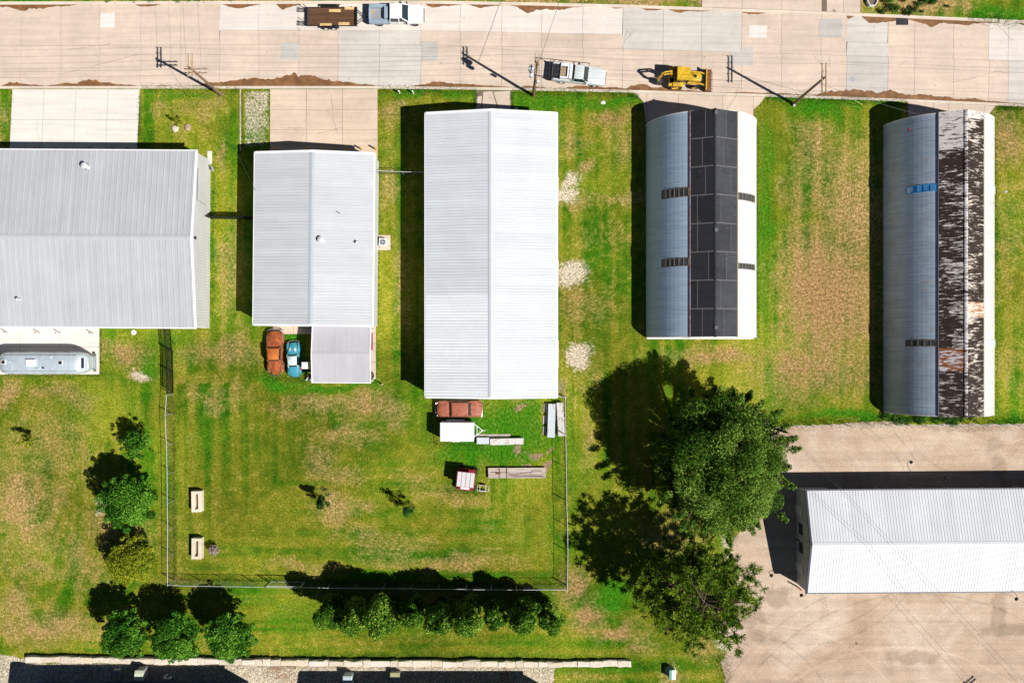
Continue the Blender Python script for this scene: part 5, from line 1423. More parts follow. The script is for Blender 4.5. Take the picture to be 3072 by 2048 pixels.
# silver pickup with rack
v = thing('pickup_truck', 'silver pickup with black ladder rack and white side toolboxes', 'pickup truck', (7.35, 29.38, ROAD_Z), R(-6.2))
body(v, [(-2.95,.93,.5,1.08),(-2.9,.96,.45,1.14),(-.75,.97,.42,1.15),(.75,.97,.40,1.14),(1.35,.965,.40,1.12),(2.2,.95,.42,1.06),(2.75,.90,.44,1.0),(2.95,.8,.5,.92)], M['car_silver'])
cabin(v, -.62, -.48, .48, 1.05, .90, .74, 1.10, 1.74, M['car_silver'], .05)
MB().bx(-2.9,-.72,-.80,.80,1.12,1.185).build('bed_floor', M['bed_liner'], v)
for sy in (-1, 1):
    MB().bx(-2.92,-.7,sy*.88-.07,sy*.88+.07,1.1,1.26).build('bed_rail', M['car_silver'], v)
    MB().bx(-2.05,-.74,sy*.74-.17,sy*.74+.17,1.19,1.47).build('toolbox', M['tool_white'], v, False, .02)
    rk = MB(); y = sy*.97
    rk.tube([(-3.5,y,1.98),(1.05,y,1.98)], .035, 6)
    for x, f in ((-2.85,1.2),(-.68,1.2)): rk.tube([(x,sy*.95,f),(x,y,1.98)], .03, 6)
    rk.tube([(-3.1,y,1.98),(-2.7,sy*.95,1.25)], .022, 6)
    rk.build('ladder_rack', M['black'], v)
    MB().box((.95, sy*1.08, 1.2),(.14,.22,.17)).build('side_mirror', M['car_silver'], v, False, .02)
    MB().ell((2.82, sy*.7, .8),(.1,.16,.09)).build('headlight', M['glass'], v, True)
for x in (-3.25,-.68,.95): MB().tube([(x,-.97,1.98),(x,.97,1.98)], .028, 6).build('rack_crossbar', M['black'], v)
MB().bx(-1.3,-.74,-.56,.56,1.19,1.5).build('cross_toolbox', M['tool_white'], v, False, .02)
MB().bx(-2.02,-1.45,-.5,.45,1.19,1.36).build('plywood_box', M['ply'], v)
MB().bx(-2.05,-1.99,-.8,.8,1.19,1.34).build('bed_divider', M['tool_white'], v)
MB().loft([[(2.86,-.84,.42),(2.86,.84,.42),(2.86,.84,.62),(2.86,-.84,.62)],[(3.04,-.66,.44),(3.04,.66,.44),(3.04,.66,.6),(3.04,-.66,.6)]]).build('bumper', M['chrome'], v)
MB().bx(-3.08,-2.94,-.85,.85,.5,.66).build('bumper', M['black'], v)
for x in (-1.75, 1.95):
    for sy in (-1, 1): wheel(v, x, sy*.83, .37, .25, M['galv_light'])
# backhoe
v = thing('backhoe_loader', 'yellow backhoe loader with front bucket parked against the kerb', 'backhoe', (18.85, 28.95, ROAD_Z), R(-1.5))
Yd, Yl = M['yellow_dirty'], M['yellow']
M['bucket'] = rusty('bucket_worn', (0.20,0.085,0.03), (0.13,0.06,0.03), .5, .7, 3)
MB().bx(-1.5,2.0,-.42,.42,.55,.95).build('chassis', M['steel_dark'], v)
body(v, [(.4,.42,.9,1.5),(.5,.46,.88,1.56),(1.7,.44,.88,1.48),(1.9,.38,.9,1.40)], Yl, 'hood')
for k in range(4): MB().tube([(.5+.35*k,-.5,1.2),(.75+.35*k,-.55,1.35),(.8+.35*k,-.62,1.1)], .03, 5).build('hydraulic_hose', M['black'], v)
MB().bx(1.9,2.05,-.36,.36,.7,1.3).build('grille', M['steel_dark'], v)
MB().cyl((1.2,.05,1.5),(1.2,.05,1.62),.17,n=14).cyl((1.2,.05,1.5),(1.2,.05,2.0),.05,n=10).build('exhaust', M['steel_dark'], v)
MB().loft([[(-1.0,-.72,2.52),(.42,-.72,2.52),(.42,.72,2.52),(-1.0,.72,2.52)],[(-.96,-.68,2.62),(.38,-.68,2.62),(.38,.68,2.62),(-.96,.68,2.62)]]).build('cab_roof', Yl, v)
cp_ = MB()
for x in (-.92,.32):
    for sy in (-.64,.64): cp_.bx(x-.04,x+.04,sy-.04,sy+.04,.95,2.53)
cp_.build('cab_posts', M['black'], v)
MB().bx(-.85,.28,-.6,.6,1.35,2.45).build('cab_glass', M['glass'], v)
MB().bx(-1.0,.4,-.68,.68,.85,1.35).build('cab_base', Yl, v)
for sy in (-1, 1):
    wheel(v, -.75, sy*.88, .72, .42, Yl); wheel(v, 1.35, sy*.80, .45, .28, Yl)
    MB().loft([[(x,sy*.66,z),(x,sy*1.1,z),(x,sy*1.1,z+.05),(x,sy*.66,z+.05)] for x, z in ((-1.45,1.2),(-1.2,1.48),(-.4,1.5),(-.05,1.25))]).build('fender', Yd, v)
    MB().tube([(.35,sy*.62,1.5),(1.9,sy*.62,1.15),(2.55,sy*.62,.55)], .075, 6).tube([(.6,sy*.62,.9),(1.9,sy*.62,1.0)], .045, 6).build('loader_arm', Yd, v)
bk = MB(); pr = [(2.55,.95),(2.5,.5),(2.55,.16),(2.75,.06),(3.3,.05),(3.3,.09),(2.8,.12),(2.62,.22),(2.58,.5),(2.62,.95)]
bk.loft([[(x,y,z) for x, z in pr] for y in (-1.18,1.18)]); bk.f = [f[::-1] for f in bk.f]
for sy in (-1.18,1.14): bk.prism([(2.52,sy),(3.25,sy),(3.25,sy+.04),(2.52,sy+.04)], .08,.5)
bk.build('front_bucket', M['bucket'], v)
MB().bx(2.5,2.62,-1.2,1.2,.92,1.02).build('bucket_lip', Yl, v)
for k in range(9): MB().bx(3.28,3.46,-1.1+k*.262,-1.02+k*.262,.05,.09).build('bucket_tooth', M['steel_dark'], v)
bm = MB()
for s_ in (-.13,.13): bm.loft([[(-1.35,.15+s_-.055,1.0),(-1.35,.15+s_+.055,1.0),(-1.2,.15+s_+.055,1.35),(-1.2,.15+s_-.055,1.35)],[(-1.75,.1+s_-.055,2.35),(-1.75,.1+s_+.055,2.35),(-1.5,.1+s_+.055,2.55),(-1.5,.1+s_-.055,2.55)],[(-2.55,-.2+s_-.055,2.75),(-2.55,-.2+s_+.055,2.75),(-2.45,-.2+s_+.055,3.0),(-2.45,-.2+s_-.055,3.0)]])
bm.build('boom', Yd, v)
MB().loft([[(-2.42,-.28,3.0),(-2.42,-.08,3.0),(-2.7,-.08,2.9),(-2.7,-.28,2.9)],[(-2.75,-.42,1.6),(-2.75,-.2,1.6),(-3.0,-.2,1.6),(-3.0,-.42,1.6)],[(-2.6,-.4,.9),(-2.6,-.24,.9),(-2.75,-.24,.9),(-2.75,-.4,.9)]]).build('dipper_stick', Yd, v)
MB().loft([[(-2.9,-.6,.95),(-2.9,-.05,.95),(-2.35,-.05,.9),(-2.35,-.6,.9)],[(-2.85,-.6,.35),(-2.85,-.05,.35),(-2.1,-.05,.45),(-2.1,-.6,.45)],[(-2.6,-.58,.12),(-2.6,-.07,.12),(-2.2,-.07,.15),(-2.2,-.58,.15)]]).build('digging_bucket', M['steel_dark'], v)
MB().tube([(-1.5,.3,1.5),(-2.3,.05,2.7)], .05).tube([(-1.9,.2,2.4),(-2.6,-.1,2.8)], .045).build('hydraulic_rams', M['chrome'], v)
MB().bx(-1.55,-1.25,-.9,.9,.45,.95).build('stabiliser_frame', Yd, v)
for sy in (-1, 1): MB().tube([(-1.45,sy*.8,.8),(-1.55,sy*.95,1.6)], .07).bx(-1.7,-1.35,sy*.95-.15,sy*.95+.15,1.55,1.63).build('stabiliser_leg', Yd, v)

# silver travel trailer
M['alum'] = plain('polished_aluminium', (0.60,0.68,0.735), .33, .35, .10, 1.5)
v = thing('travel_trailer', 'rounded silver travel trailer on the concrete pad behind the long grey shop', 'camper', (*W(140,1088,1.2), 0.02))
rs = []; Lh = 4.85
for u in (-1,-.985,-.955,-.91,-.85,-.76,-.5,0,.5,.76,.85,.91,.955,.985,1):
    k = (1-abs(u)**14)**.5 if abs(u) < .999 else .05
    k = max(.30, (1-((abs(u)-.72)/.28)**2)**.5) if abs(u) > .72 else 1.0
    hw = 1.2*(.45+.55*k); zt = 1.35+1.25*k; zb = .42+.28*(1-k); pts = []
    for i in range(20):
        a = -math.pi/2 + 2*math.pi*i/20; c_, s_ = math.cos(a), math.sin(a)
        yy = hw*math.copysign(abs(c_)**.45, c_); zz = (zb+zt)/2+(zt-zb)/2*math.copysign(abs(s_)**.5, s_)
        pts.append((u*Lh, yy, zz))
    rs.append(pts)
MB().loft(rs).build('shell', M['alum'], v, True)
for u in (-.62,-.3,0.02,.34,.66):
    pts = [(u*Lh, 1.205*math.copysign(abs(math.cos(a))**.45, math.cos(a)), 1.51+1.105*math.copysign(abs(math.sin(a))**.5, math.sin(a))) for a in [math.pi*i/14 for i in range(15)]]
    MB().tube(pts, .012, 4).build('seam', M['chrome'], v)
for sy in (-.86,.86): MB().tube([(-4.0,sy,2.56),(4.0,sy,2.56)], .02, 5).build('roof_seam', M['chrome'], v)
MB().bx(-1.35,-.38,-.32,.42,2.58,2.82).build('air_conditioner', M['tool_white'], v, False, .05)
for x, y in ((-3.85,.12),(2.3,.05)):
    f = MB().bx(x-.24,x+.24,y-.24,y+.24,2.58,2.66).build('roof_hatch', M['tool_white'], v); MB().bx(x-.18,x+.18,y-.18,y+.18,2.662,2.675).build('pane', M['bed_liner'], f)
for x, y, r_ in ((.45,-.5,.1),(1.25,.68,.05),(1.55,-.45,.05),(-3.2,.1,.06)): MB().cyl((x,y,2.5),(x,y,2.7),r_,n=12).build('vent_pipe', M['steel_dark'] if r_ > .08 else M['tool_white'], v)
MB().ell((-.15,-.55,2.58),(.32,.11,.1)).build('antenna_dome', M['alum'], v, True)
w_ = MB().box((4.40,0.0,2.26),(.55,1.3,.10), ry=R(38)).build('rear_window', M['tool_white'], v); MB().box((4.50,0.0,2.26),(.3,1.15,.06), ry=R(38)).build('pane', M['glass'], w_)
MB().tube([(-4.6,-.8,.5),(-5.75,0,.48)], .05).tube([(-4.6,.8,.5),(-5.75,0,.48)], .05).tube([(-5.5,0,.0),(-5.5,0,.75)], .04).build('tongue', M['steel_dark'], v)
for sy in (-.28,.28): MB().cyl((-5.1,sy,.5),(-5.1,sy,.95),.15,n=14).build('gas_bottle', M['tool_white'], v)
MB().bx(4.78,5.05,-1.0,1.0,.42,.55).build('bumper', M['chrome'], v)
for sy in (-1, 1):
    for x in (-.95,-.1): wheel(v, x, sy*1.05, .36, .24, M['galv_light'])
    for x in (-3.4,-2.2,1.0,2.4): MB().bx(x-.42,x+.42,sy*1.19-.02,sy*1.19+.02,1.35,1.85).build('side_window', M['glass'], v)

# old cars
def old_car(name, label, loc, rz, L, Wd, mats, secs, fend, cab, hubs, trims=True):
    v = thing(name, label, 'car', (loc[0], loc[1], 0), rz)
    body(v, secs, mats[0])
    for (x, y, rx, ry, rz_, zc) in fend:
        for sy in (-1, 1): MB().ell((x, sy*y, zc),(rx,ry,rz_)).build('fender', mats[1], v, True)
    cabin(v, *cab, mats[2], .05, crown=.13, taper=.88)
    for x in hubs[1]:
        for sy in (-1, 1): wheel(v, x, sy*hubs[2], hubs[0], .17, mats[1])
    return v
M['rust_orange'] = rusty('rust_orange', (0.42,0.115,0.03), (0.26,0.062,0.02), .5, .75, 1.5)
M['rust_brown'] = rusty('rust_brown', (0.33,0.115,0.06), (0.19,0.055,0.03), .46, .7, 2.2)
M['rust_roof'] = rusty('rust_roof', (0.50,0.15,0.03), (0.36,0.095,0.02), .48, .75, 1.2)
M['rust_red'] = rusty('rust_red', (0.36,0.12,0.07), (0.24,0.07,0.04), .42, .55, 1.6)
M['beetle'] = rusty('faded_teal', (0.045,0.27,0.36), (0.16,0.30,0.34), .38, .5, 1.8)
M['beetle_roof'] = rusty('bleached_teal', (0.58,0.68,0.68), (0.16,0.36,0.40), .42, .5, 1.4)
v = old_car('vintage_car', 'rust-orange fastback car with tapering tail behind the pale grey shop', W(826,1057,.6), R(91), 4.85, 1.9, (M['rust_orange'], M['rust_brown'], M['rust_roof']),
    [(-2.42,.22,.4,.62,.02),(-2.2,.42,.36,.82,.06),(-1.6,.62,.34,1.04,.08),(-.8,.80,.32,1.14,.05),(.4,.88,.32,1.12,.03),(1.0,.84,.32,1.08,.06),(1.7,.74,.32,1.02,.1),(2.15,.66,.34,.92,.1),(2.32,.5,.38,.8,.05)],
    [(-1.55,.70,.75,.26,.36,.55),(1.5,.74,.78,.27,.38,.58)], (-1.0,-.76,.42,.68,.80,.66,1.08,1.52), (.36,(-1.5,1.45),.74))
MB().tube([(2.42,-.9,.48),(2.55,-.5,.48),(2.58,0,.48),(2.55,.5,.48),(2.42,.9,.48)], .06, 8).build('bumper', M['chrome'], v, True)
MB().tube([(-2.48,-.6,.48),(-2.55,0,.48),(-2.48,.6,.48)], .055, 8).build('bumper', M['chrome'], v, True)
for sy in (-1, 1):
    MB().tube([(1.9,sy*.80,.92),(.6,sy*.90,.95),(-.8,sy*.82,.95),(-2.2,sy*.42,.80)], .028, 6).build('trim_strip', M['chrome'], v)
    MB().ell((2.1,sy*.62,.74),(.1,.12,.12)).build('headlight', M['glass'], v, True)
MB().tube([(2.3,0,.86),(1.0,0,1.15)], .02, 6).build('hood_strip', M['chrome'], v)
MB().tube([(-.75,0,1.5),(-2.35,0,.66)], .018, 6).build('tail_strip', M['chrome'], v)
v = old_car('vintage_car', 'small teal beetle-shaped car with bleached roof beside the carport', W(882,1076,.6), R(93), 4.0, 1.54, (M['beetle'], M['beetle'], M['beetle_roof']),
    [(-1.98,.3,.38,.55,.03),(-1.8,.45,.34,.78,.06),(-1.3,.58,.3,1.02,.06),(-.6,.66,.28,1.12,.03),(.3,.68,.28,1.08,.02),(.85,.6,.28,1.0,.06),(1.4,.48,.3,.88,.1),(1.78,.34,.34,.66,.06)],
    [(-1.2,.62,.62,.2,.34,.5),(1.2,.6,.64,.2,.34,.5)], (-.92,-.66,.28,.52,.60,.52,1.05,1.44), (.32,(-1.2,1.2),.62))
MB().tube([(1.82,-.72,.42),(1.98,-.4,.42),(2.0,0,.42),(1.98,.4,.42),(1.82,.72,.42)], .045, 8).build('bumper', M['chrome'], v, True)
MB().tube([(-1.92,-.7,.42),(-2.05,0,.42),(-1.92,.7,.42)], .045, 8).build('bumper', M['chrome'], v, True)
for sy in (-1, 1):
    MB().ell((1.72,sy*.56,.66),(.1,.1,.12)).build('headlight', M['chrome'], v, True)
    MB().ell((.95,sy*.26,.99),(.32,.16,.06)).build('bleached_patch', M['beetle_roof'], v, True)
MB().box((-.9,-.78,.74),(.75,.12,.3)).build('door_edge', M['red'], v)
v = thing('vintage_car', 'rust-red four-door sedan parked behind the tall white shop', 'car', (*W(1378,1226,.7), 0), R(180.8))
body(v, [(-2.48,.55,.44,.82,.02),(-2.36,.78,.40,.92,.04),(-1.6,.88,.34,.98,.08),(-.6,.92,.32,1.0),(.9,.92,.32,1.0),(1.3,.88,.32,1.0,.10),(1.9,.82,.34,.95,.16),(2.25,.70,.38,.88,.14),(2.46,.42,.44,.78,.05)], M['rust_red'])
cabin(v, -1.32, -.98, .74, 1.04, .80, .68, .98, 1.46, M['rust_red'], .055, [.05], crown=.07)
for sy in (-1, 1):
    MB().ell((1.75,sy*.80,.80),(.75,.14,.16)).build('fender', M['rust_red'], v, True)
    MB().ell((-1.8,sy*.82,.80),(.65,.12,.17)).build('fender', M['rust_red'], v, True)
    MB().ell((2.42,sy*.68,.74),(.07,.12,.12)).build('headlight', M['chrome'], v, True)
    MB().tube([(2.2,sy*.93,.72),(.0,sy*.945,.74),(-2.2,sy*.9,.72)], .015, 6).build('trim_strip', M['chrome'], v)
    for x in (-1.5,1.6): wheel(v, x, sy*.78, .35, .18, M['rust_brown'])
MB().tube([(2.38,-.92,.48),(2.6,-.6,.48),(2.64,0,.48),(2.6,.6,.48),(2.38,.92,.48)], .075, 8).build('bumper', M['chrome'], v, True)
MB().tube([(-2.4,-.9,.5),(-2.5,-.5,.5),(-2.52,0,.5),(-2.5,.5,.5),(-2.4,.9,.5)], .045, 8).build('bumper', M['chrome'], v, True)
MB().tube([(1.06,-.8,1.0),(1.1,0,1.03),(1.06,.8,1.0)], .03, 6).build('window_trim', M['chrome'], v)
MB().tube([(-1.34,-.7,1.0),(-1.37,0,1.03),(-1.34,.7,1.0)], .03, 6).build('window_trim', M['chrome'], v)
MB().ell((2.1,0,1.0),(.14,.03,.05)).build('hood_ornament', M['chrome'], v, True)
# white box trailer
v = thing('box_trailer', 'plain white enclosed box trailer beside the rust-red sedan', 'trailer', (*W(1371,1295,2.0), 0), R(-.4))
MB().bx(-1.82,1.82,-1.02,1.02,.42,2.2).build('box', M['tool_white'], v, False, .03)
for sy in (-1, 1): wheel(v, -.2, sy*1.1, .33, .2, M['galv_light']); MB().bx(-.65,.25,sy*1.13-.12,sy*1.13+.12,.68,.74).build('fender', M['tool_white'], v)
MB().tube([(1.8,-.7,.45),(2.75,0,.45)], .045).tube([(1.8,.7,.45),(2.75,0,.45)], .045).tube([(2.1,-.5,.45),(2.1,.5,.45)], .035).tube([(2.7,0,.45),(3.05,0,.47)], .045).tube([(2.6,0,0),(2.6,0,.5)], .035).build('tongue', M['tool_white'], v)
aw = MB().bx(-1.2,.75,1.03,1.28,1.2,1.28).build('side_hatch', M['trim_blue'], v)
MB().bx(-1.84,-1.82,-.9,.9,.5,2.1).build('rear_door', M['tool_white'], v)
# red utility vehicle with white roof slats
M['white_rust2'] = rusty('chalky_white', (0.58,0.56,0.56), (0.40,0.30,0.28), .36, .6, 3)
v = thing('utility_vehicle', 'small red utility vehicle with white roof panels in the fenced lawn', 'utility vehicle', (*W(1398,1440,1.2), 0), R(-96)); v.scale = (.92,1.5,1.05)
M['red_dark'] = rusty('faded_red', (0.24,0.012,0.018), (0.13,0.02,0.02), .4, .5, 2)
body(v, [(-1.3,.62,.35,.72),(-1.25,.66,.32,.78),(.6,.66,.32,.78),(1.0,.6,.35,.82),(1.3,.5,.4,.72)], M['red_dark'])
for x in (-1.05,.62):
    for sy in (-.6,.6): MB().tube([(x,sy,.75),(x*.95,sy,1.82)], .03).build('roof_post', M['black'], v)
MB().bx(-1.12,.75,-.68,.68,1.80,1.83).build('roof_tray', M['red_dark'], v)
for k in range(4): MB().bx(-1.06,.66,-.62+k*.315,-.62+k*.315+.285,1.835,1.87).build('roof_panel', M['white_rust2'], v)
MB().bx(.70,.95,-.32,.32,1.72,1.84).build('visor', M['tool_white'], v)
MB().bx(-.45,.05,-.5,.5,.75,.95).bx(-.62,-.45,-.5,.5,.75,1.4).build('seat', M['black'], v)
for x in (-.95,.95):
    for sy in (-1,1): wheel(v, x, sy*.62, .3, .24, M['steel_dark'])
for sy in (-1, 1):
    x, y = W(1384 if sy < 0 else 1424, 1400 if sy < 0 else 1406)
    t_ = thing('loose_tyre', 'old tyre lying flat on the grass ahead of the red utility vehicle', 'tyre', (x, y, 0), 0, 'tyres by the utility vehicle')
    MB().torus((0,0,.1),(0,0,1),.24,.1,20,8).build('tread', M['rubber'], t_, True); MB().torus((0,0,.1),(0,0,1),.15,.02,16,6).build('bead', M['black'], t_)
# ------------------------------------------------------------------ yard things
M['old_steel'] = rusty('old_galvanised', (0.50,0.54,0.58), (0.30,0.19,0.12), .34, .5, 1.6)
M['white_rust'] = rusty('white_with_rust', (0.60,0.585,0.56), (0.34,0.17,0.08), .42, .6, 1.4)
M['grey_plank'] = wood('weathered_plank', (0.50,0.42,0.37), 'x')
M['rod_rust'] = plain('rusty_rod', (0.13,0.06,0.035), .8)
M['cream_stone'] = concrete('cream_stone', (0.74,0.64,0.50), .12)
def channel(label, a, b, w, h, mat, z=0.18):
    A = Vector((*W(*a), 0)); B = Vector((*W(*b), 0)); L = (B-A).length
    t = thing('steel_channel', label, 'steel channel', A, math.atan2((B-A).y, (B-A).x))
    MB().bx(0,L,-w/2,w/2,z+h-.05,z+h).build('web', mat, t)
    for sy in (-1, 1): MB().bx(0,L,sy*w/2-.025,sy*w/2+.025,z,z+h-.052).build('flange', mat, t)
    for x in (.3, L*.5, L-.4): MB().bx(x,x+.12,-w/2-.12,w/2+.12,0,z).build('support_block', M['grey_plank'], t)
    return t
channel('galvanised steel channel lying beside the fence, next to leaning planks', (1652,1310), (1655,1210), .78, .42, M['old_steel'])
channel('rust-stained white channel lying hard against the yard fence', (1684,1306), (1678,1206), .70, .42, M['white_rust'])
channel('short galvanised channel with an orange rust spot beyond the trailer tongue', (1431,1320), (1468,1320), .66, .34, M['old_steel'])
channel('long white channel with a brown stain beyond the trailer tongue', (1471,1323), (1571,1321), .66, .42, M['white_rust'])
for (a, b, lab) in (((1637,1210),(1636,1236),'weathered plank on the grass at the far end of the steel channels'),((1635,1246),(1634,1272),'weathered plank on the grass midway along the steel channels'),((1634,1278),(1633,1304),'weathered plank on the grass at the near end of the steel channels'),((1428,1307),(1532,1307),'long weathered plank beside the white channel')):
    A = Vector((*W(*a), 0)); B = Vector((*W(*b), 0)); L = (B-A).length
    t = thing('plank', lab, 'plank', A, math.atan2((B-A).y, (B-A).x), 'planks in the junk yard')
    for d in (-.1,.1): MB().bx(0,L+rng.uniform(-.1,0),d-.09,d+.09,0.0,.07).build('board', M['grey_plank'], t)
# plank stack with rods
A = Vector((*W(1464,1417), 0)); B = Vector((*W(1638,1416), 0)); L = (B-A).length
t = thing('plank_stack', 'long stack of pale planks with rusty rods lying on top', 'lumber stack', A, math.atan2((B-A).y, (B-A).x))
for k in range(5): MB().bx(rng.uniform(0,.06),L-rng.uniform(0,.08),-.58+k*.232,-.58+k*.232+.215,.16,.40+rng.uniform(-.01,.02)).build('plank', M['grey_plank'], t)
for x in (.4,L*.5,L-.5): MB().bx(x,x+.15,-.58,.58,0,.158).build('bearer', M['grey_plank'], t)
for pts in ([(.3,.1),(2.1,.08)],[(2.2,.1),(2.6,-.15),(4.6,.05)],[(2.3,-.25),(6.1,-.3)],[(2.6,-.38),(6.3,-.42)],[(4.7,-.1),(4.9,.25),(6.0,.22)],[(1.3,.45),(1.25,-.6)],[(1.05,.4),(1.4,.42)]):
    MB().tube([(x,y,.45) for x, y in pts], .022, 5).build('rod', M['rod_rust'], t)
MB().box((1.15,.0,.46),(.5,.2,.06)).build('rust_plate', M['rod_rust'], t)
MB().bx(2.05,2.12,-.62,.62,.425,.46).build('strap', M['rod_rust'], t)
t = thing('welding_stand', 'small pale welded metal frame on legs beside the red utility vehicle', 'metal frame', (*W(1449,1461), 0), R(-3))
for sy in (-.31,.31): MB().bx(-.33,.33,sy-.02,sy+.02,.0,.5).build('side_plate', M['galv'], t)
MB().tube([(-.62,-.42,.03),(.62,-.42,.03)], .03).tube([(-.62,-.42,.03),(-.66,.2,.03)], .03).tube([(.62,-.42,.03),(.66,.2,.03)], .03).build('base_rail', M['galv_light'], t)
MB().tube([(-.33,-.3,.52),(.33,-.3,.52)], .03).tube([(-.33,.3,.52),(.33,.3,.52)], .03).tube([(-.33,-.3,.52),(-.33,.3,.52)], .03).tube([(.33,-.3,.52),(.33,.3,.52)], .03).build('top_rail', M['galv_light'], t)
# stone troughs
for (px, py, lab, rz) in ((597,1500,'cream stone trough with dark slot, standing alone in the fenced lawn',1.0),(597,1640,'cream stone trough with dark slot, beside the dried plant',-.5)):
    t = thing('stone_trough', lab, 'trough', (*W(px,py), 0), R(rz), 'stone troughs'); a, b, h = .54, 1.15, .8
    for sx in (-1, 1): MB().bx(min(sx*.2,sx*a),max(sx*.2,sx*a),-b,b,-.03,h+rng.uniform(-.02,.02)).build('side', M['cream_stone'], t, False, .02)
    for sy in (-1, 1): MB().bx(-.198,.198,min(sy*.84,sy*b),max(sy*.84,sy*b),-.03,h-.01).build('end', M['cream_stone'], t, False, .02)
    MB().bx(-.198,.198,-.838,.838,-.03,.06).build('floor', M['cream_stone'], t)
x, y = W(648,1644); t = thing('dried_plant', 'dried pinkish flower head plant in the lawn beside a stone trough', 'plant', (x, y, 0))
crown_obj(t, [(.35*math.cos(a),.35*math.sin(a),.8+.2*math.sin(3*a),.3,.3,.26) for a in range(7)]+[(0,0,1.0,.35,.35,.3)], 110, .14, .6, M['dried'], 301, 'foliage')
limbs(t, 1.0, .05, [(.3*math.cos(a),.3*math.sin(a),.8) for a in range(7)], seed=4)
t = thing('stone_slab', 'small pale stone slab at the foot of the dried plant', 'stone', (*W(630,1648), 0)); MB().loft([[(-.25,-.12,-.03),(.22,-.14,-.03),(.25,.12,-.03),(-.2,.14,-.03)],[(-.22,-.1,.1),(.2,-.12,.12),(.22,.1,.11),(-.18,.12,.09)]]).build('stone', M['white_conc'], t)
def boulder(label, px, py, r, h, mat, seed, group=None):
    t = thing('boulder', label, 'boulder', (*W(px,py), 0), 0, group); q = random.Random(seed); mb = MB().ell((0,0,0),(r[0],r[1],h),12,6,-.2)
    mb.v = [(x*(1+q.uniform(-.14,.14)), y*(1+q.uniform(-.14,.14)), z*(1+q.uniform(-.12,.12))) for x, y, z in mb.v]
    mb.build('rock', mat, t); return t
boulder('flat grey-pink boulder by the shadow side of the young yellow-green tree', 526, 386, (.38,.42), .28, stone[2], 5)
boulder('flat reddish boulder on the sunny side of the young yellow-green tree', 563, 383, (.36,.42), .25, rusty('red_stone', (0.46,0.34,0.29), (0.34,0.22,0.18), .5, .9, 3), 6)
boulder('pale flat stone in the grass near the silver pickup', 1809, 308, (.28,.2), .1, M['white_conc'], 7)
# white table and clutter by the carport
t = thing('white_cabinet', 'tall white cabinet between the teal car and the carport', 'cabinet', (*W(915,1096,2.2), 0), R(-1))
MB().bx(-.38,.38,-.36,.36,0.04,2.2).build('carcass', M['tool_white'], t, False, .02)
for sx in (-1, 1): MB().bx(min(sx*.005,sx*.36),max(sx*.005,sx*.36),-.385,-.362,.08,1.9).build('door', M['tool_white'], t)
MB().bx(-.36,.36,-.34,.34,-.02,.045).build('plinth', M['black'], t)
t = thing('scrap_heap', 'small heap of mixed scrap metal under the carport corner', 'scrap', (*W(928,1132), 0))
for k in range(9): MB().box((rng.uniform(-.3,.3),rng.uniform(-.35,.35),.08+.05*k),(rng.uniform(.2,.5),rng.uniform(.08,.2),.08), rng.uniform(0,3), rng.uniform(-.4,.4)).build('scrap_piece', [M['old_steel'],M['rod_rust'],M['black']][k % 3], t)
t = thing('paver_stack', 'stack of red paving boards on the concrete strip beside the carport', 'stack', (*W(1109,1024), 0.02))
for k in range(5): MB().bx(-.42,.36,-.92+k*.37,-.92+k*.37+.35,0,.52+rng.uniform(-.02,.02)).build('paver', rusty('red_paver_%d' % k, (0.36,0.10,0.07), (0.26,0.06,0.05), .5, .9, 3), t)
t = thing('upright_tyre', 'black tyre leaning at the carport post', 'tyre', (*W(1116,1124), 0.02))
MB().torus((0,0,.36),(1,.2,.5),.30,.11,22,8).build('tread', M['rubber'], t, True); MB().torus((0,0,.36),(1,.2,.5),.17,.05,18,6).build('rim', M['rust_brown'], t, True)
t = thing('yard_hydrant', 'small white yard hydrant with dark handle off the carport corner', 'hydrant', (*W(1148,1152), 0)); MB().cyl((0,0,-.05),(0,0,.7),.06,n=10).build('standpipe', M['white_paint'], t); MB().box((-.12,.08,.74),(.3,.08,.08),-.5).build('handle', M['black'], t)
# condenser beside the middle shop
def condenser(label, x, y, z, s=.85, h=.85, rz=0, group=None, mat=None):
    t = thing('air_conditioner', label, 'air conditioner', (x, y, z), rz, group)
    MB().bx(-s/2,s/2,-s/2,s/2,0.0,h).build('cabinet', mat or M['tool_white'], t, False, .04)
    g = MB().cyl((0,0,h),(0,0,h+.012),s*.40,n=24).build('fan_well', M['black'], t)
    MB().cyl((0,0,h+.013),(0,0,h+.03),s*.1,n=12).build('fan_hub', M['galv'], g)
    for k in range(4): MB().box((s*.2*math.cos(k*1.57),s*.2*math.sin(k*1.57),h+.018),(s*.3,s*.1,.008),k*1.57).build('fan_blade', M['galv'], g)
    for k in range(3): MB().torus((0,0,h+.035),(0,0,1),s*(.16+.11*k),.008,24,4).build('guard_ring', M['galv_light'], t)
    return t
condenser('white square air conditioner on a rusty pad beside the pale grey shop', *W(1148,726,.8), 0.02, .84, .8, R(-4))
condenser('low dark condenser in shade behind the slate blue shop', *W(352,2016,.9), .5, .7, .6, 0, None, M['wall_grey'])
t = thing('roof_duct_box', 'tall pale green duct box standing at the slate blue shop wall', 'duct', (*W(421,2020,1.6), .5)); MB().bx(-.45,.45,-.5,.45,0,1.35).build('cabinet', M['wall_grey'], t); MB().loft([[(-.47,-.52,1.352),(.47,-.52,1.352),(.47,.47,1.352),(-.47,.47,1.352)],[(-.45,-.5,1.62),(.45,-.5,1.62),(.45,.2,1.5),(-.45,.2,1.5)]]).build('lid', plain('pale_green', (0.55,0.62,0.45), .5), t)
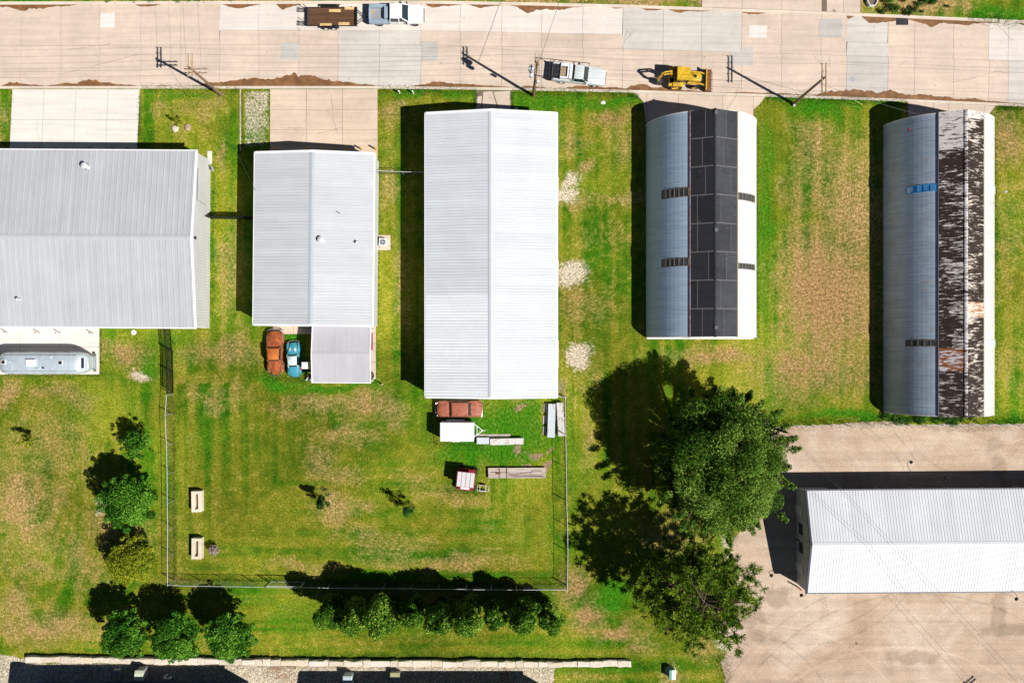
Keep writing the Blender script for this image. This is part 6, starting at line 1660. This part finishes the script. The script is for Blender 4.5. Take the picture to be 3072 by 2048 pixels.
t = thing('vent_pipe', 'curved white pipe rising behind the slate blue shop', 'pipe', (*W(505,2028,1.2), .5)); MB().tube([(-.35,0,-.03),(-.35,0,1.0),(-.2,.05,1.3),(.1,.05,1.35),(.35,.02,1.15),(.4,0,.8)], .07, 10).build('bend', M['white_paint'], t, True); MB().cyl((0,-.35,-.03),(0,-.35,.5),.13,n=14).build('tank', M['galv_light'], t)
t = thing('utility_cabinet', 'pale blue-grey drawer-fronted utility cabinet in shade behind the grey shop', 'cabinet', (*W(1048,2034,.6), .5)); MB().bx(-.5,.5,-.6,.7,0,1.2).build('cabinet', plain('pale_blue', (0.50,0.62,0.68), .5), t, False, .03)
for k in range(3): MB().bx(-.45,.45,-.55+k*.4,-.55+k*.4+.36,1.2,1.225).build('lid_panel', M['trim_blue'], t)
t = thing('utility_box', 'olive topped utility box in shade along the limestone wall', 'utility box', (*W(1188,2020,.5), .5)); MB().bx(-.5,.5,-.5,.4,0,.75).build('cabinet', M['wall_grey'], t); MB().bx(-.52,.52,-.05,.45,.755,.82).build('lid', plain('olive_lid', (0.33,0.33,0.16), .6), t)
# green pad transformer
t = thing('pad_transformer', 'green pad-mounted transformer in a ring of bare soil', 'transformer', (*W(2012,2012), 0.25)); MB().bx(-.34,.34,-.5,.5,-.25,.75).build('cabinet', plain('utility_green', (0.10,0.34,0.26), .5), t, False, .02); MB().bx(-.1,.36,-.52,.52,.752,.80).build('lid', plain('pale_lid', (0.72,0.80,0.74), .5), t)
MB().cyl((0,0,-.28),(0,0,.0),.62,n=18).build('pad', M['kerb'], t)
# bollards
def bollard(label, px, py, h, r, mat, group, z=0.02, cap=None):
    t = thing('bollard', label, 'bollard', (*W(px,py), z), 0, group)
    MB().cyl((0,0,-.05),(0,0,h),r,n=12).build('tube', mat, t, True); MB().ell((0,0,h),(r,r,.05),12,4,0).build('cap', cap or mat, t, True); return t
for px in (832,923,966,1001,1043,1086,1129): bollard('yellow bollard in sunlight at the corner of the pale grey shop drive' if px > 1060 else 'yellow bollard in the shade before the doors of the pale grey shop', px, 449, 1.05, .09, M['yellow'], 'sunlit yellow bollards' if px > 1060 else 'shaded yellow bollards')
for px in (118,182,282,345,390,440): 
    if px < 415: bollard('rust-red bollard in the shade before the long grey shop', px, 449, 1.0, .07, M['rust_brown'], 'rusty bollards')
for px, py in ((26,999),(123,1000),(184,1000),(282,1001)): bollard('slim white bollard on the concrete pad behind the long grey shop', px, py, 1.1, .05, M['white_paint'], 'slim bollards behind the shop')
for px, py in ((12,997),(105,997),(166,998),(268,998)):
    t = thing('floor_drain', 'small round floor drain beside a slim white bollard', 'drain', (*W(px,py), .021), 0, 'floor drains'); MB().cyl((0,0,-.01),(0,0,.008),.08,n=12).build('cover', M['black'], t)
for px, py in ((1199,280),(1240,281)): bollard('short white marker post on the verge before the tall white shop', px, py, .9, .09, M['white_paint'], 'white marker posts', 0)
t = thing('cleanout_ring', 'white octagonal concrete ring with a dark cap in the lawn', 'cleanout', (*W(402,997), 0)); MB().cyl((0,0,-.05),(0,0,.05),.30,n=8).build('collar', M['white_conc'], t); MB().cyl((0,0,.05),(0,0,.075),.1,n=14).build('cap', M['trim_blue'], t)
t = thing('red_post', 'short red post at the corner of the white storage building', 'post', (*W(2391,1758), .014)); MB().cyl((0,0,-.05),(0,0,1.3),.08,n=12).build('tube', M['red'], t, True); MB().ell((0,0,1.3),(.08,.08,.05),12,4,0).build('cap', M['red'], t)
t = thing('marker_stick', 'yellow marker stick lying on the verge near the weathered quonset', 'stick', (*W(2576,309), 0), R(-28)); MB().cyl((-.42,0,.04),(.42,0,.04),.03,n=8).build('rod', plain('pale_yellow', (0.70,0.66,0.30), .6), t); MB().cyl((-.46,0,.04),(-.42,0,.04),.036,n=8).build('tip', M['white_paint'], t)
t = thing('mulch_planter', 'dark hexagonal planter with white edge in the mulch bed across the street', 'planter', (*W(2613,8), 0)); 
for k in range(6):
    a, b = k*math.pi/3, (k+1)*math.pi/3; MB().add([(.6*math.cos(a),.6*math.sin(a),0),(.6*math.cos(b),.6*math.sin(b),0),(.6*math.cos(b),.6*math.sin(b),.45),(.6*math.cos(a),.6*math.sin(a),.45),(.52*math.cos(a),.52*math.sin(a),0),(.52*math.cos(b),.52*math.sin(b),0),(.52*math.cos(b),.52*math.sin(b),.45),(.52*math.cos(a),.52*math.sin(a),.45)],[(0,1,2,3),(5,4,7,6),(3,2,6,7)]).build('side_board', M['white_paint'], t)
MB().cyl((0,0,-.02),(0,0,.25),.5,n=6).build('soil', M['joint'], t)
# roof vents
def roof_vent(label, px, py, z, r, h, cap, mat=None):
    t = thing('roof_vent', label, 'roof vent', (*W(px,py,z), z), 0)
    MB().cyl((0,0,-.15),(0,0,h),r,n=14).build('pipe', mat or M['galv_light'], t, True)
    MB().cyl((0,0,.02),(0,0,.09),r*1.9,r*1.2,14).build('boot', M['galv'], t)
    if cap: MB().cyl((0,0,h+.02),(0,0,h+.14),r*1.7,r*.4,14).build('cowl', M['galv_light'], t, True)
    return t
roof_vent('large capped vent on the street slope of the long grey shop', 260, 500, 4.35, .2, .55, True)
roof_vent('small capped vent on the back slope of the long grey shop', 58, 898, 4.4, .1, .45, True)
roof_vent('large capped vent beside the ridge of the pale grey shop', 965, 720, 4.72, .2, .5, True)
roof_vent('small capped vent near the eave of the pale grey shop', 1072, 728, 4.25, .1, .35, True)
roof_vent('thin dark pipe on the roof of the pale grey shop', 1019, 640, 4.5, .035, .6, False, M['black'])
# wall equipment, dish, lamps
t = thing('satellite_dish', 'small satellite dish beside the side wall of the long grey shop', 'satellite dish', (*W(641,514), 0), R(25))
MB().tube([(0,0,-.03),(0,0,.9)], .04, 8).build('mast', M['galv'], t)
mb = MB(); rs = []
for j in range(5):
    r_ = .06+.3*j/4; rs.append([(.05+.35*r_*r_*2+.1, r_*math.cos(a)*1.0, .95+r_*math.sin(a)) for a in [2*math.pi*i/14 for i in range(14)]])
mb.loft(rs).build('reflector', M['tool_white'], t, True); MB().tube([(.12,0,.6),(.55,0,.85)], .015, 5).box((.55,0,.87),(.1,.06,.06)).build('feed_arm', M['black'], t)
def gooseneck(label, x, y, z, ang, L=1.0):
    t = thing('gooseneck_lamp', label, 'lamp', (x, y, z), R(ang), 'gooseneck lamps on the storage building')
    MB().tube([(0,0,0),(.1,0,.35),(L*.5,0,.5),(L*.85,0,.4),(L,0,.15)], .025, 8).build('arm', M['black'], t, True)
    MB().cyl((L,0,.18),(L,0,-.05),.05,.2,14,False).build('shade', M['black'], t, True); MB().ell((L,0,.02),(.06,.06,.07)).build('bulb', M['tool_white'], t)
    return t
gooseneck('gooseneck lamp at the gable peak of the white storage building', 31.4, -21.1, 3.9, 180)
gooseneck('gooseneck lamp over the street-side bays of the white storage building', *W(2840,1462,3.1), 3.0, 90)
gooseneck('gooseneck lamp at the south-west corner of the white storage building', 31.6, -26.75, 3.0, 225, .7)
gooseneck('gooseneck lamp on the south eave of the white storage building', *W(3035,1768,3.1), 3.0, -60, 1.2)
t = thing('yard_light', 'rusty arm with white yard light on the weathered quonset side', 'lamp', (46.96+5.55, W(0,583,2.2)[1], 2.1)); MB().tube([(-.1,0,0),(.5,.12,.25),(.95,.25,.3)], .03, 6).build('arm', M['rust_brown'], t); MB().cyl((.95,.25,.3),(1.0,.27,.05),.1,.14,12).build('head', M['galv_light'], t, True)
t = thing('meter_box', 'blue-white meter box on the front wall of the tall white shop', 'meter', (*W(1548,330,2.0), 0)); MB().cyl((0,0.0,-.02),(0,0.0,1.9),.04,n=8).build('conduit', M['galv_light'], t); MB().bx(-.18,.18,-.06,.2,1.4,2.0).build('box', M['trim_blue'], t); MB().cyl((0,.2,1.7),(0,.3,1.7),.11,n=12).build('dial', M['tool_white'], t)
